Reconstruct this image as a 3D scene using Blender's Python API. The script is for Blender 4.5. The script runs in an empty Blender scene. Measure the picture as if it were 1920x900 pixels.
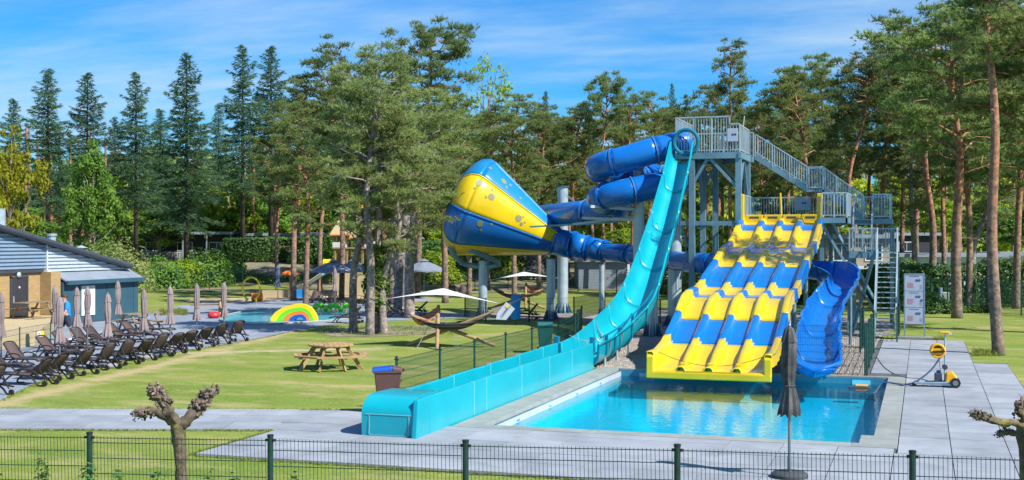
import bpy, bmesh, math, random
import numpy as np
from mathutils import Vector, Matrix, noise

# ------------------------------------------------------------------ camera, world, sun, exposure
SC = bpy.context.scene
COL = SC.collection
F, H, TH = 2330.0, 3.9, math.radians(18.29)      # focal length in 1920-wide pixels, eye height, yaw
S_, C_ = math.sin(TH), math.cos(TH)
cam = bpy.data.cameras.new('camera'); camo = bpy.data.objects.new('camera', cam); COL.objects.link(camo)
camo.location = (0, 0, H); camo.rotation_euler = (math.pi/2, 0, TH)
cam.sensor_width = 36; cam.lens = 36*F/1920; cam.clip_start = .1; cam.clip_end = 3000
SC.camera = camo
SUN_EL = math.radians(45)
SHADOW = Vector((-.95, .31))                      # direction shadows fall on the ground
SHADOW.normalize()
sd = bpy.data.lights.new('sun', 'SUN'); sd.energy = 4.2; sd.angle = math.radians(.53); sd.color = (1, .955, .87)
so = bpy.data.objects.new('sun', sd); COL.objects.link(so)
dirv = Vector((SHADOW.x*math.cos(SUN_EL), SHADOW.y*math.cos(SUN_EL), -math.sin(SUN_EL)))
so.rotation_euler = dirv.to_track_quat('-Z', 'Y').to_euler(); so.location = (30, -10, 40)
W = bpy.data.worlds.new('World'); SC.world = W; W.use_nodes = True
wn, wl = W.node_tree.nodes, W.node_tree.links
wn.clear()
out = wn.new('ShaderNodeOutputWorld'); bg = wn.new('ShaderNodeBackground'); bg.inputs[1].default_value = .15
sky = wn.new('ShaderNodeTexSky'); sky.sky_type = 'NISHITA'; sky.sun_disc = False
sky.sun_elevation = SUN_EL; sky.sun_rotation = math.atan2(-SHADOW.x, -SHADOW.y)
sky.air_density = 1.0; sky.dust_density = .25; sky.ozone_density = 3.0
hsv = wn.new('ShaderNodeHueSaturation'); hsv.inputs['Saturation'].default_value = 1.15; hsv.inputs['Value'].default_value = 1.0
wl.new(sky.outputs[0], hsv.inputs['Color'])
tc = wn.new('ShaderNodeTexCoord'); sepn = wn.new('ShaderNodeSeparateXYZ'); wl.new(tc.outputs['Generated'], sepn.inputs[0])
# project the view direction onto a cloud layer so streaks foreshorten towards the horizon
addz = wn.new('ShaderNodeMath'); addz.operation = 'ADD'; addz.inputs[1].default_value = .12; wl.new(sepn.outputs[2], addz.inputs[0])
mx = wn.new('ShaderNodeMath'); mx.operation = 'MAXIMUM'; mx.inputs[1].default_value = .02; wl.new(addz.outputs[0], mx.inputs[0])
cmb = wn.new('ShaderNodeCombineXYZ')
for i in (0, 1):
    dv = wn.new('ShaderNodeMath'); dv.operation = 'DIVIDE'; wl.new(sepn.outputs[i], dv.inputs[0]); wl.new(mx.outputs[0], dv.inputs[1]); wl.new(dv.outputs[0], cmb.inputs[i])
mp = wn.new('ShaderNodeMapping'); mp.inputs['Rotation'].default_value = (0, 0, math.radians(-28)); mp.inputs['Scale'].default_value = (.45, 1.0, 1)
mp.inputs['Location'].default_value = (2.1, .4, 0)
wl.new(cmb.outputs[0], mp.inputs[0])
n1 = wn.new('ShaderNodeTexNoise'); n1.inputs['Scale'].default_value = .55; n1.inputs['Detail'].default_value = 9; n1.inputs['Roughness'].default_value = .56; n1.inputs['Distortion'].default_value = .5
n2 = wn.new('ShaderNodeTexNoise'); n2.inputs['Scale'].default_value = 4.2; n2.inputs['Detail'].default_value = 8; n2.inputs['Roughness'].default_value = .6
wl.new(mp.outputs[0], n1.inputs[0]); wl.new(mp.outputs[0], n2.inputs[0])
mm = wn.new('ShaderNodeMath'); mm.operation = 'MULTIPLY_ADD'; mm.inputs[1].default_value = .34; wl.new(n2.outputs[0], mm.inputs[0]); wl.new(n1.outputs[0], mm.inputs[2])
cr = wn.new('ShaderNodeMapRange'); cr.interpolation_type = 'SMOOTHSTEP'; cr.inputs[1].default_value = .54; cr.inputs[2].default_value = .92; cr.inputs[3].default_value = 0; cr.inputs[4].default_value = .88
wl.new(mm.outputs[0], cr.inputs[0])
mixc = wn.new('ShaderNodeMixRGB'); mixc.inputs[2].default_value = (1.9, 2.55, 3.2, 1)
wl.new(cr.outputs[0], mixc.inputs[0]); tint = wn.new('ShaderNodeMixRGB'); tint.blend_type = 'MULTIPLY'; tint.inputs[0].default_value = 1; tint.inputs[2].default_value = (.10, .35, .55, 1); wl.new(hsv.outputs[0], tint.inputs[1]); wl.new(tint.outputs[0], mixc.inputs[1]); wl.new(mixc.outputs[0], bg.inputs[0]); wl.new(bg.outputs[0], out.inputs[0])
SC.view_settings.view_transform = 'Standard'; SC.view_settings.look = 'None'; SC.view_settings.gamma = 1
SC.view_settings.exposure = 1.0
SC.render.engine = 'CYCLES'; SC.cycles.max_bounces = 8; SC.cycles.transparent_max_bounces = 12
SC.render.resolution_x, SC.render.resolution_y = 1024, 480

# ------------------------------------------------------------------ pixel helpers (1920 x 900 picture)
def ray(x, y):
    xc = (x-960)/F
    return Vector((xc*C_-S_, xc*S_+C_, (450-y)/F))
def onz(x, y, z=0):
    r = ray(x, y); t = (z-H)/r.z
    return Vector((r.x*t, r.y*t, z))
def ond(x, y, d):
    r = ray(x, y); return Vector((r.x*d, r.y*d, H+r.z*d))
def onX(x, y, X):
    r = ray(x, y); t = X/r.x; return Vector((X, r.y*t, H+r.z*t))
def onY(x, y, Y):
    r = ray(x, y); t = Y/r.y; return Vector((r.x*t, Y, H+r.z*t))
def rd(r, d, z):                                   # camera right / camera depth -> world
    return Vector((r*C_-d*S_, r*S_+d*C_, z))
def depth(x, y): return -x*S_+y*C_
def sstep(a, b, v):
    t = min(1, max(0, (v-a)/(b-a))); return t*t*(3-2*t)
def gz(x, y):                                      # terrain height
    d = depth(x, y)
    return 1.9*sstep(97, 113, d)+.10*math.sin(x*.21)*sstep(60, 90, d)+.06*math.sin(y*.33+x*.1)*sstep(60, 90, d)
R = math.radians
rng = random.Random(7)

# ------------------------------------------------------------------ materials
MATS = {}
def mat(name, col, rough=.5, metal=0., var=.08, vs=3., bump=0., bs=40., spec=.5, col2=None, cs=1., clo=.4, chi=.6, coat=0., det=4, world=False):
    m = bpy.data.materials.new(name); m.use_nodes = True; MATS[name] = m
    nt = m.node_tree; nd, lk = nt.nodes, nt.links
    b = nd['Principled BSDF']
    b.inputs['Roughness'].default_value = rough; b.inputs['Metallic'].default_value = metal
    b.inputs['Specular IOR Level'].default_value = spec; b.inputs['Coat Weight'].default_value = coat
    tcn = nd.new('ShaderNodeTexCoord'); co = tcn.outputs['Object']
    if world: co = nd.new('ShaderNodeNewGeometry').outputs['Position']
    n = nd.new('ShaderNodeTexNoise'); n.inputs['Scale'].default_value = vs; n.inputs['Detail'].default_value = 6; n.inputs['Roughness'].default_value = .65
    lk.new(co, n.inputs[0])
    base = nd.new('ShaderNodeMixRGB'); base.inputs[1].default_value = (*col, 1); base.inputs[2].default_value = (*(col2 or col), 1); base.inputs[0].default_value = 0
    if col2:
        c = nd.new('ShaderNodeTexNoise'); c.inputs['Scale'].default_value = cs; c.inputs['Detail'].default_value = det; c.inputs['Roughness'].default_value = .6
        lk.new(co, c.inputs[0])
        r = nd.new('ShaderNodeMapRange'); r.inputs[1].default_value = clo; r.inputs[2].default_value = chi
        lk.new(c.outputs[0], r.inputs[0]); lk.new(r.outputs[0], base.inputs[0])
    mr = nd.new('ShaderNodeMapRange'); mr.inputs[1].default_value = .25; mr.inputs[2].default_value = .75; mr.inputs[3].default_value = 1-var*2; mr.inputs[4].default_value = 1+var
    lk.new(n.outputs[0], mr.inputs[0])
    mul = nd.new('ShaderNodeMixRGB'); mul.blend_type = 'MULTIPLY'; mul.inputs[0].default_value = 1
    lk.new(base.outputs[0], mul.inputs[1]); lk.new(mr.outputs[0], mul.inputs[2]); lk.new(mul.outputs[0], b.inputs['Base Color'])
    rr = nd.new('ShaderNodeMapRange'); rr.inputs[3].default_value = max(0, rough-.06); rr.inputs[4].default_value = min(1, rough+.1)
    lk.new(n.outputs[0], rr.inputs[0]); lk.new(rr.outputs[0], b.inputs['Roughness'])
    if bump:
        bn = nd.new('ShaderNodeTexNoise'); bn.inputs['Scale'].default_value = bs; bn.inputs['Detail'].default_value = 4
        lk.new(co, bn.inputs[0]); bp = nd.new('ShaderNodeBump'); bp.inputs['Strength'].default_value = bump; bp.inputs['Distance'].default_value = .02
        lk.new(bn.outputs[0], bp.inputs['Height']); lk.new(bp.outputs[0], b.inputs['Normal'])
    return m
def s2l(*c):
    return tuple(((v/255)/12.92 if v/255 <= .04045 else ((v/255+.055)/1.055)**2.4) for v in c)
GRP = dict(var=.09, vs=.8, coat=.25)
mat('cyan_grp', (0.003, 0.35, 0.44), .3, **GRP)
mat('cyan_dark_grp', (0.003, 0.16, 0.26), .35, **GRP)
mat('seam_white', (0.16, 0.5, 0.56), .5, var=.1)
mat('blue_grp', (0.003, 0.14, 0.5), .26, **GRP)
mat('lane_blue', (0.002, 0.15, 0.48), .25, **GRP)
mat('yellow_grp', (0.66, 0.46, 0.004), .25, **GRP)
mat('cone_blue', (0.003, 0.13, 0.48), .3, **GRP)
mat('cone_light', (0.004, 0.19, 0.46), .3, **GRP)
mat('dot_grey', (.20, .21, .10), .5)
mat('steel', (0.17, 0.31, 0.39), .42, .35, var=.14, vs=1.5, bump=.05, bs=60)
mat('steel_dark', (0.06, 0.15, 0.22), .45, .35, var=.14, vs=1.5)
mat('steel_light', (0.43, 0.53, 0.58), .4, .4, var=.12, vs=2)
mat('sign_white', (0.4, 0.46, 0.56), .45, var=.04)
mat('sign_frame', (.28, .36, .45), .4, .5)
mat('print_blue', (.03, .06, .22), .5); mat('print_red', (.55, .16, .18), .5)
mat('fence_green', (.008, .07, .055), .4, .1, var=.15, vs=8)
mat('fence_dark', (.012, .045, .04), .4, .1, var=.2, vs=8)
mat('slab', (.285, .31, .345), .72, var=.11, vs=1.3, bump=.12, bs=120, col2=(.24, .265, .30), cs=.55, clo=.45, chi=.62, world=True)
mat('slab_joint', (.09, .095, .10), .9, var=.3)
mat('coping', (.25, .275, .26), .7, var=.12, vs=2, bump=.08, bs=150, world=True)
mat('terrace', (.25, .285, .34), .75, var=.12, vs=.5, bump=.1, bs=60, col2=(.205, .24, .30), cs=.35)
mat('cream', (0.42, 0.34, 0.2), .8, var=.08, vs=1.5, bump=.1, bs=80)
mat('sand', (0.42, 0.34, 0.2), .9, var=.1, vs=2, bump=.2, bs=60)
mat('pool_tile', (0.16, 0.66, 0.82), .35, var=.05, vs=1)
mat('pool_wall_light', (0.4, 0.44, 0.5), .5, var=.08, vs=3)
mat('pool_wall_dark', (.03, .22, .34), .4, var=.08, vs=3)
mat('gravel', (0.42, 0.37, 0.32), .95, var=.4, vs=26, bump=1.0, bs=30, col2=(.18, .155, .14), cs=34, clo=.42, chi=.62)
mat('stone', (0.42, 0.38, 0.33), .9, var=.3, vs=6)
mat('wood_pale', (0.38, 0.245, 0.11), .75, var=.2, vs=5, bump=.3, bs=30)
mat('wood_grey', (0.22, 0.17, 0.11), .8, var=.2, vs=5, bump=.3, bs=30)
mat('wood_log', (0.33, 0.21, 0.1), .75, var=.2, vs=4, bump=.2, bs=20)
mat('resin_brown', (0.028, 0.021, 0.023), .45, var=.15, vs=6)
mat('mesh_brown', (0.075, 0.05, 0.046), .8, var=.12, vs=30, bump=.3, bs=200)
mat('fabric_taupe', (0.235, 0.185, 0.185), .9, var=.14, vs=5, bump=.25, bs=90)
mat('fabric_grey', (.04, .045, .05), .9, var=.2, vs=5, bump=.25, bs=90, col2=(.10, .10, .105), cs=4)
mat('fabric_navy', (.09, .12, .19), .9, var=.14, vs=4)
mat('fabric_slate', (.17, .20, .265), .9, var=.12, vs=3)
mat('sail_white', (0.55, 0.57, 0.57), .8, var=.05, vs=2)
mat('pole_metal', (.22, .26, .29), .4, .6, var=.1)
mat('concrete_base', (.24, .24, .25), .85, var=.15, vs=6)
mat('bin_brown', (.11, .055, .045), .5, var=.1, vs=4)
mat('bin_blue', (.005, .075, .42), .45, var=.06)
mat('bin_green', (.01, .12, .12), .45, var=.06)
mat('black_rubber', (.012, .012, .014), .6, var=.1)
mat('rope', (.03, .035, .05), .8); mat('rope_grey', (.22, .25, .27), .8)
mat('orange', (.85, .25, .01), .45, var=.06); mat('red', (.6, .03, .03), .4)
mat('lime', (.14, .62, .03), .4, var=.05); mat('yellow_toy', (.85, .58, .01), .4, var=.06); mat('orange_toy', (.85, .20, .015), .4, var=.06)
mat('tool_yellow', (.80, .38, .01), .4, var=.08, vs=6)
mat('brick', (.56, .38, .17), .85, var=.1, vs=3)
mat('clad_blue', (0.22, 0.31, 0.42), .45, .1, var=.06); mat('clad_white', (0.46, 0.52, 0.6), .45, .1, var=.05)
mat('anthracite', (.045, .055, .075), .5, var=.1, vs=2); mat('shed_blue', (0.03, 0.085, 0.125), .5, var=.1, vs=1)
mat('door_dark', (.035, .033, .042), .5, var=.1); mat('roof_grey', (0.2, 0.24, 0.3), .6, var=.12, vs=1)
mat('white_paint', (0.55, 0.57, 0.58), .5, var=.05); mat('glass_dark', (.015, .025, .035), .08, var=.1)
mat('chalet_dark', (.025, .03, .04), .7, var=.2, vs=2); mat('chalet_cream', (0.28, 0.25, 0.19), .7, var=.1, vs=2)
mat('chalet_roof', (.10, .09, .09), .8, var=.2, vs=2); mat('chalet_grey', (.22, .27, .32), .7, var=.1, vs=2)
mat('skin', (.50, .27, .19), .55, var=.05); mat('shirt_blue', (.01, .22, .62), .85, var=.08, vs=8); mat('shorts_navy', (.02, .03, .06), .85); mat('hair', (.06, .035, .02), .7)
mat('bark_pine', (.30, .20, .14), .95, var=.45, vs=5, bump=1.0, bs=9, col2=(.19, .145, .125), cs=3, clo=.35, chi=.6)
mat('bark_grey', (.36, .30, .27), .95, var=.4, vs=6, bump=1.0, bs=9, col2=(.20, .165, .15), cs=4)
mat('bark_dark', (.085, .065, .055), .95, var=.3, vs=4, bump=.8, bs=10)
mat('bark_pollard', (.13, .10, .07), .95, var=.4, vs=9, bump=1., bs=16, col2=(.22, .19, .05), cs=3, clo=.5, chi=.68)
mat('pollard_knob', (0.22, 0.165, 0.13), .95, var=.55, vs=16, bump=1., bs=26)
mat('wild_mix', (.30, .24, .18), .95, var=.35, vs=4, bump=.6, bs=12, col2=(.12, .15, .05), cs=.5)

def per_object(name, lo, hi, inst=None):
    m = MATS[name]; nd, lk = m.node_tree.nodes, m.node_tree.links; b = nd['Principled BSDF']; src = b.inputs['Base Color'].links[0].from_socket
    oi = nd.new('ShaderNodeObjectInfo'); mr = nd.new('ShaderNodeMapRange'); mr.inputs[3].default_value = lo; mr.inputs[4].default_value = hi; lk.new(oi.outputs['Random'], mr.inputs[0])
    mu = nd.new('ShaderNodeMixRGB'); mu.blend_type = 'MULTIPLY'; mu.inputs[0].default_value = 1; lk.new(src, mu.inputs[1]); lk.new(mr.outputs[0], mu.inputs[2]); lk.new(mu.outputs[0], b.inputs['Base Color'])
def wet(name):
    m = MATS[name]; nd, lk = m.node_tree.nodes, m.node_tree.links; b = nd['Principled BSDF']; src = b.inputs['Base Color'].links[0].from_socket
    p = nd.new('ShaderNodeNewGeometry'); n = nd.new('ShaderNodeTexNoise'); n.inputs['Scale'].default_value = .45; n.inputs['Detail'].default_value = 5; n.inputs['Roughness'].default_value = .55; lk.new(p.outputs['Position'], n.inputs[0])
    r = nd.new('ShaderNodeMapRange'); r.inputs[1].default_value = .60; r.inputs[2].default_value = .68; r.inputs[4].default_value = .33; lk.new(n.outputs[0], r.inputs[0])
    mu = nd.new('ShaderNodeMixRGB'); mu.inputs[2].default_value = (.12, .14, .17, 1); lk.new(r.outputs[0], mu.inputs[0]); lk.new(src, mu.inputs[1]); lk.new(mu.outputs[0], b.inputs['Base Color'])
wet('slab')
per_object('slab', .86, 1.1); per_object('coping', .92, 1.06); per_object('wood_pale', .8, 1.15); per_object('mesh_brown', .75, 1.25); per_object('fabric_taupe', .85, 1.15)
# pine bark: orange upper trunk
def bark_gradient():
    m = MATS['bark_pine']; nt = m.node_tree; nd, lk = nt.nodes, nt.links
    b = nd['Principled BSDF']; src = b.inputs['Base Color'].links[0].from_socket
    t = nd.new('ShaderNodeTexCoord'); sp = nd.new('ShaderNodeSeparateXYZ'); lk.new(t.outputs['Object'], sp.inputs[0])
    mr = nd.new('ShaderNodeMapRange'); mr.inputs[1].default_value = 2.6; mr.inputs[2].default_value = 6.5; lk.new(sp.outputs[2], mr.inputs[0])
    mix = nd.new('ShaderNodeMixRGB'); mix.blend_type = 'MIX'
    tint = nd.new('ShaderNodeMixRGB'); tint.blend_type = 'MULTIPLY'; tint.inputs[0].default_value = 1; tint.inputs[2].default_value = (1.6, 1.08, .78, 1); lk.new(src, tint.inputs[1])
    lk.new(mr.outputs[0], mix.inputs[0]); lk.new(src, mix.inputs[1]); lk.new(tint.outputs[0], mix.inputs[2]); lk.new(mix.outputs[0], b.inputs['Base Color'])
bark_gradient()
def brick_mat():
    m = MATS['brick']; nd, lk = m.node_tree.nodes, m.node_tree.links; b = nd['Principled BSDF']
    t = nd.new('ShaderNodeTexCoord'); mpn = nd.new('ShaderNodeMapping'); mpn.inputs['Rotation'].default_value = (R(90), 0, R(90)); lk.new(t.outputs['Object'], mpn.inputs[0])
    sw = nd.new('ShaderNodeSeparateXYZ'); lk.new(t.outputs['Object'], sw.inputs[0])
    ad = nd.new('ShaderNodeMath'); lk.new(sw.outputs[0], ad.inputs[0]); lk.new(sw.outputs[1], ad.inputs[1])
    cb = nd.new('ShaderNodeCombineXYZ'); lk.new(ad.outputs[0], cb.inputs[0]); lk.new(sw.outputs[2], cb.inputs[1])
    br = nd.new('ShaderNodeTexBrick'); br.inputs['Scale'].default_value = 1; br.inputs['Brick Width'].default_value = .22; br.inputs['Row Height'].default_value = .065; br.inputs['Mortar Size'].default_value = .006
    br.inputs['Color1'].default_value = (.38, .25, .10, 1); br.inputs['Color2'].default_value = (.31, .20, .08, 1); br.inputs['Mortar'].default_value = (.28, .22, .14, 1)
    lk.new(cb.outputs[0], br.inputs[0]); lk.new(br.outputs[0], b.inputs['Base Color'])
brick_mat()
def grass_mat():
    m = mat('grass', (.135, .205, .028), .95, var=.16, vs=.9, bump=.5, bs=14, spec=.15)
    nd, lk = m.node_tree.nodes, m.node_tree.links; b = nd['Principled BSDF']; src = b.inputs['Base Color'].links[0].from_socket
    t = nd.new('ShaderNodeTexCoord')
    def rampnoise(scale, lo, hi, sc=(1, 1, 1), det=7, ro=.68):
        mpn = nd.new('ShaderNodeMapping'); mpn.inputs['Scale'].default_value = sc; mpn.inputs['Rotation'].default_value = (0, 0, R(18)); lk.new(t.outputs['Object'], mpn.inputs[0])
        n = nd.new('ShaderNodeTexNoise'); n.inputs['Scale'].default_value = scale; n.inputs['Detail'].default_value = det; n.inputs['Roughness'].default_value = ro; lk.new(mpn.outputs[0], n.inputs[0])
        r = nd.new('ShaderNodeMapRange'); r.inputs[1].default_value = lo; r.inputs[2].default_value = hi; lk.new(n.outputs[0], r.inputs[0]); return r.outputs[0]
    def mixc_(f, a, c):
        x = nd.new('ShaderNodeMixRGB'); lk.new(f, x.inputs[0]); lk.new(a, x.inputs[1]); x.inputs[2].default_value = (*c, 1); return x.outputs[0]
    c = mixc_(rampnoise(.22, .40, .62, (.7, 1.6, 1)), src, (.205, .235, .045)); c = mixc_(rampnoise(.8, .50, .7, (.8, 1.3, 1)), c, (.13, .21, .028))
    c = mixc_(rampnoise(.5, .49, .70, (.8, 1.5, 1)), c, (.37, .31, .15))
    c = mixc_(rampnoise(3.5, .55, .8), c, (.12, .19, .025))
    c = mixc_(rampnoise(9, .5, .8), c, (.33, .32, .12)); c = mixc_(rampnoise(22, .5, .8), c, (.075, .135, .015))
    # worn dry strip along the terrace and a bare path across the lawn
    sp = nd.new('ShaderNodeSeparateXYZ'); lk.new(t.outputs['Object'], sp.inputs[0])
    def band(sock_a, ka, sock_b, kb, off, half, nz):
        a = nd.new('ShaderNodeMath'); a.operation = 'MULTIPLY'; a.inputs[1].default_value = ka; lk.new(sock_a, a.inputs[0])
        bb = nd.new('ShaderNodeMath'); bb.operation = 'MULTIPLY_ADD'; bb.inputs[1].default_value = kb; lk.new(sock_b, bb.inputs[0]); lk.new(a.outputs[0], bb.inputs[2])
        o = nd.new('ShaderNodeMath'); o.operation = 'SUBTRACT'; o.inputs[1].default_value = off; lk.new(bb.outputs[0], o.inputs[0])
        ab = nd.new('ShaderNodeMath'); ab.operation = 'ABSOLUTE'; lk.new(o.outputs[0], ab.inputs[0])
        n = nd.new('ShaderNodeTexNoise'); n.inputs['Scale'].default_value = 1.1; n.inputs['Detail'].default_value = 7; n.inputs['Roughness'].default_value = .7; lk.new(t.outputs['Object'], n.inputs[0])
        q = nd.new('ShaderNodeMath'); q.operation = 'MULTIPLY_ADD'; q.inputs[1].default_value = nz; lk.new(n.outputs[0], q.inputs[0]); lk.new(ab.outputs[0], q.inputs[2])
        r = nd.new('ShaderNodeMapRange'); r.inputs[1].default_value = half+nz*.5; r.inputs[2].default_value = nz*.5; r.inputs[3].default_value = 0; r.inputs[4].default_value = 1; lk.new(q.outputs[0], r.inputs[0])
        return r.outputs[0]
    return m, c, t, sp, band, mixc_
GM = grass_mat()
def finish_grass():
    m, c, t, sp, band, mixc_ = GM
    nd, lk = m.node_tree.nodes, m.node_tree.links
    # dry wear along terrace edge: line through (-21.4,24.8) .. (-24.3,38)
    p, q = onz(0, 752), onz(430, 647)
    d = (q-p).normalized(); n = Vector((d.y, -d.x, 0))
    w1 = band(sp.outputs[0], n.x, sp.outputs[1], n.y, n.dot(p)+.35, .6, 2.4)
    c = mixc_(w1, c, (.36, .29, .15))
    p, q = onz(430, 660), onz(640, 655); d = (q-p).normalized(); n = Vector((d.y, -d.x, 0))
    w2 = band(sp.outputs[0], n.x, sp.outputs[1], n.y, n.dot(p), .55, 2.4)
    al = nd.new('ShaderNodeMapRange'); al.inputs[1].default_value = -17.2; al.inputs[2].default_value = -20.0; lk.new(sp.outputs[0], al.inputs[0])
    mu = nd.new('ShaderNodeMath'); mu.operation = 'MULTIPLY'; lk.new(w2, mu.inputs[0]); lk.new(al.outputs[0], mu.inputs[1])
    c = mixc_(mu.outputs[0], c, (.40, .34, .22))
    # bare earth round the right-hand pine
    b = nd['Principled BSDF']
    lk.new(c, b.inputs['Base Color'])
finish_grass()
def water_mat(name, tint, wave=.05, scale=2.2, ior=1.38, fk=1.0):
    m = bpy.data.materials.new(name); m.use_nodes = True; MATS[name] = m; nd, lk = m.node_tree.nodes, m.node_tree.links; nd.clear()
    o = nd.new('ShaderNodeOutputMaterial'); mix = nd.new('ShaderNodeMixShader'); fr = nd.new('ShaderNodeFresnel'); fr.inputs[0].default_value = ior
    tr = nd.new('ShaderNodeBsdfTransparent'); tr.inputs[0].default_value = (*tint, 1); gl = nd.new('ShaderNodeBsdfGlossy'); gl.inputs['Roughness'].default_value = .02
    t = nd.new('ShaderNodeTexCoord'); mpn = nd.new('ShaderNodeMapping'); mpn.inputs['Scale'].default_value = (1, 1.6, 1); lk.new(t.outputs['Object'], mpn.inputs[0])
    n = nd.new('ShaderNodeTexNoise'); n.inputs['Scale'].default_value = scale; n.inputs['Detail'].default_value = 3; n.inputs['Distortion'].default_value = .6; lk.new(mpn.outputs[0], n.inputs[0])
    bp = nd.new('ShaderNodeBump'); bp.inputs['Strength'].default_value = wave; bp.inputs['Distance'].default_value = .1; lk.new(n.outputs[0], bp.inputs['Height'])
    lk.new(bp.outputs[0], gl.inputs['Normal'])
    fm = nd.new('ShaderNodeMath'); fm.operation = 'MULTIPLY'; fm.inputs[1].default_value = fk; lk.new(fr.outputs[0], fm.inputs[0]); lk.new(fm.outputs[0], mix.inputs[0]); lk.new(tr.outputs[0], mix.inputs[1]); lk.new(gl.outputs[0], mix.inputs[2]); lk.new(mix.outputs[0], o.inputs[0])
    return m
water_mat('pool_water', (.20, .90, .98), .06, 3.0); water_mat('splash_water', (.6, .9, .92), .55, 5, 1.2, .4)
def leaf_mat(name, cols, trans=.3, rough=.6, cs=.35):
    m = bpy.data.materials.new(name); m.use_nodes = True; MATS[name] = m; nd, lk = m.node_tree.nodes, m.node_tree.links; nd.clear()
    o = nd.new('ShaderNodeOutputMaterial'); g = nd.new('ShaderNodeNewGeometry'); oi = nd.new('ShaderNodeObjectInfo'); t = nd.new('ShaderNodeTexCoord')
    n = nd.new('ShaderNodeTexNoise'); n.inputs['Scale'].default_value = cs; n.inputs['Detail'].default_value = 3; lk.new(t.outputs['Object'], n.inputs[0])
    a = nd.new('ShaderNodeMath'); a.operation = 'MULTIPLY_ADD'; a.inputs[1].default_value = .45; lk.new(g.outputs['Random Per Island'], a.inputs[0])
    b = nd.new('ShaderNodeMath'); b.operation = 'MULTIPLY_ADD'; b.inputs[1].default_value = 1.1; b.inputs[2].default_value = -.3; lk.new(n.outputs[0], b.inputs[0]); lk.new(b.outputs[0], a.inputs[2])
    r = nd.new('ShaderNodeValToRGB'); e = r.color_ramp.elements; e[0].position = .1; e[1].position = .95
    e[0].color = (*cols[0], 1); e[1].color = (*cols[-1], 1)
    for i, cc in enumerate(cols[1:-1]):
        x = e.new(.1+.85*(i+1)/(len(cols)-1)); x.color = (*cc, 1)
    lk.new(a.outputs[0], r.inputs[0])
    hs = nd.new('ShaderNodeHueSaturation'); v = nd.new('ShaderNodeMapRange'); v.inputs[3].default_value = .78; v.inputs[4].default_value = 1.2; lk.new(oi.outputs['Random'], v.inputs[0]); lk.new(v.outputs[0], hs.inputs['Value'])
    h2 = nd.new('ShaderNodeMapRange'); h2.inputs[3].default_value = .487; h2.inputs[4].default_value = .513; lk.new(oi.outputs['Random'], h2.inputs[0]); lk.new(h2.outputs[0], hs.inputs['Hue'])
    lk.new(r.outputs[0], hs.inputs['Color'])
    pr = nd.new('ShaderNodeBsdfPrincipled'); pr.inputs['Roughness'].default_value = rough; pr.inputs['Specular IOR Level'].default_value = .25; lk.new(hs.outputs[0], pr.inputs['Base Color'])
    tl = nd.new('ShaderNodeBsdfTranslucent'); lk.new(hs.outputs[0], tl.inputs[0])
    mx_ = nd.new('ShaderNodeMixShader'); mx_.inputs[0].default_value = trans; lk.new(pr.outputs[0], mx_.inputs[1]); lk.new(tl.outputs[0], mx_.inputs[2]); lk.new(mx_.outputs[0], o.inputs[0])
    return m
leaf_mat('pine_needles', [(0.142, 0.211, 0.070), (0.250, 0.325, 0.101), (0.385, 0.433, 0.144)], .5)
leaf_mat('pine_needles_pale', [(0.178, 0.229, 0.085), (0.292, 0.345, 0.117), (0.427, 0.453, 0.171)], .5)
leaf_mat('pine_needles_dark', [(0.123, 0.194, 0.071), (0.210, 0.292, 0.097), (0.319, 0.382, 0.129)], .5)
leaf_mat('fir_needles', [(0.054, 0.133, 0.071), (0.102, 0.200, 0.099), (0.177, 0.284, 0.128)], .45)
leaf_mat('leaf_yellow', [(.22, .25, .018), (.36, .38, .025), (.48, .50, .045)], .5)
leaf_mat('leaf_fresh', [(.10, .22, .035), (.17, .32, .05), (.26, .42, .07)], .5)
leaf_mat('leaf_lime', [(.19, .29, .022), (.30, .41, .03), (.43, .50, .045)], .5)
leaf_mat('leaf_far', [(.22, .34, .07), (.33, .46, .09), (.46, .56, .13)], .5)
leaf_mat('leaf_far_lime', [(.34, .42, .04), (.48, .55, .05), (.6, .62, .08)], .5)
leaf_mat('hedge_leaf', [(0.037, 0.103, 0.032), (0.085, 0.190, 0.048), (0.171, 0.299, 0.069)], .4)
leaf_mat('ivy_leaf', [(.03, .09, .015), (.08, .17, .02), (.20, .24, .03)], .3)
leaf_mat('grass_blade', [(.17, .24, .03), (.25, .29, .05), (.36, .34, .12)], .4)
leaf_mat('blossom', [(.10, .13, .08), (.45, .45, .42), (.7, .7, .68)], .3)

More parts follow.
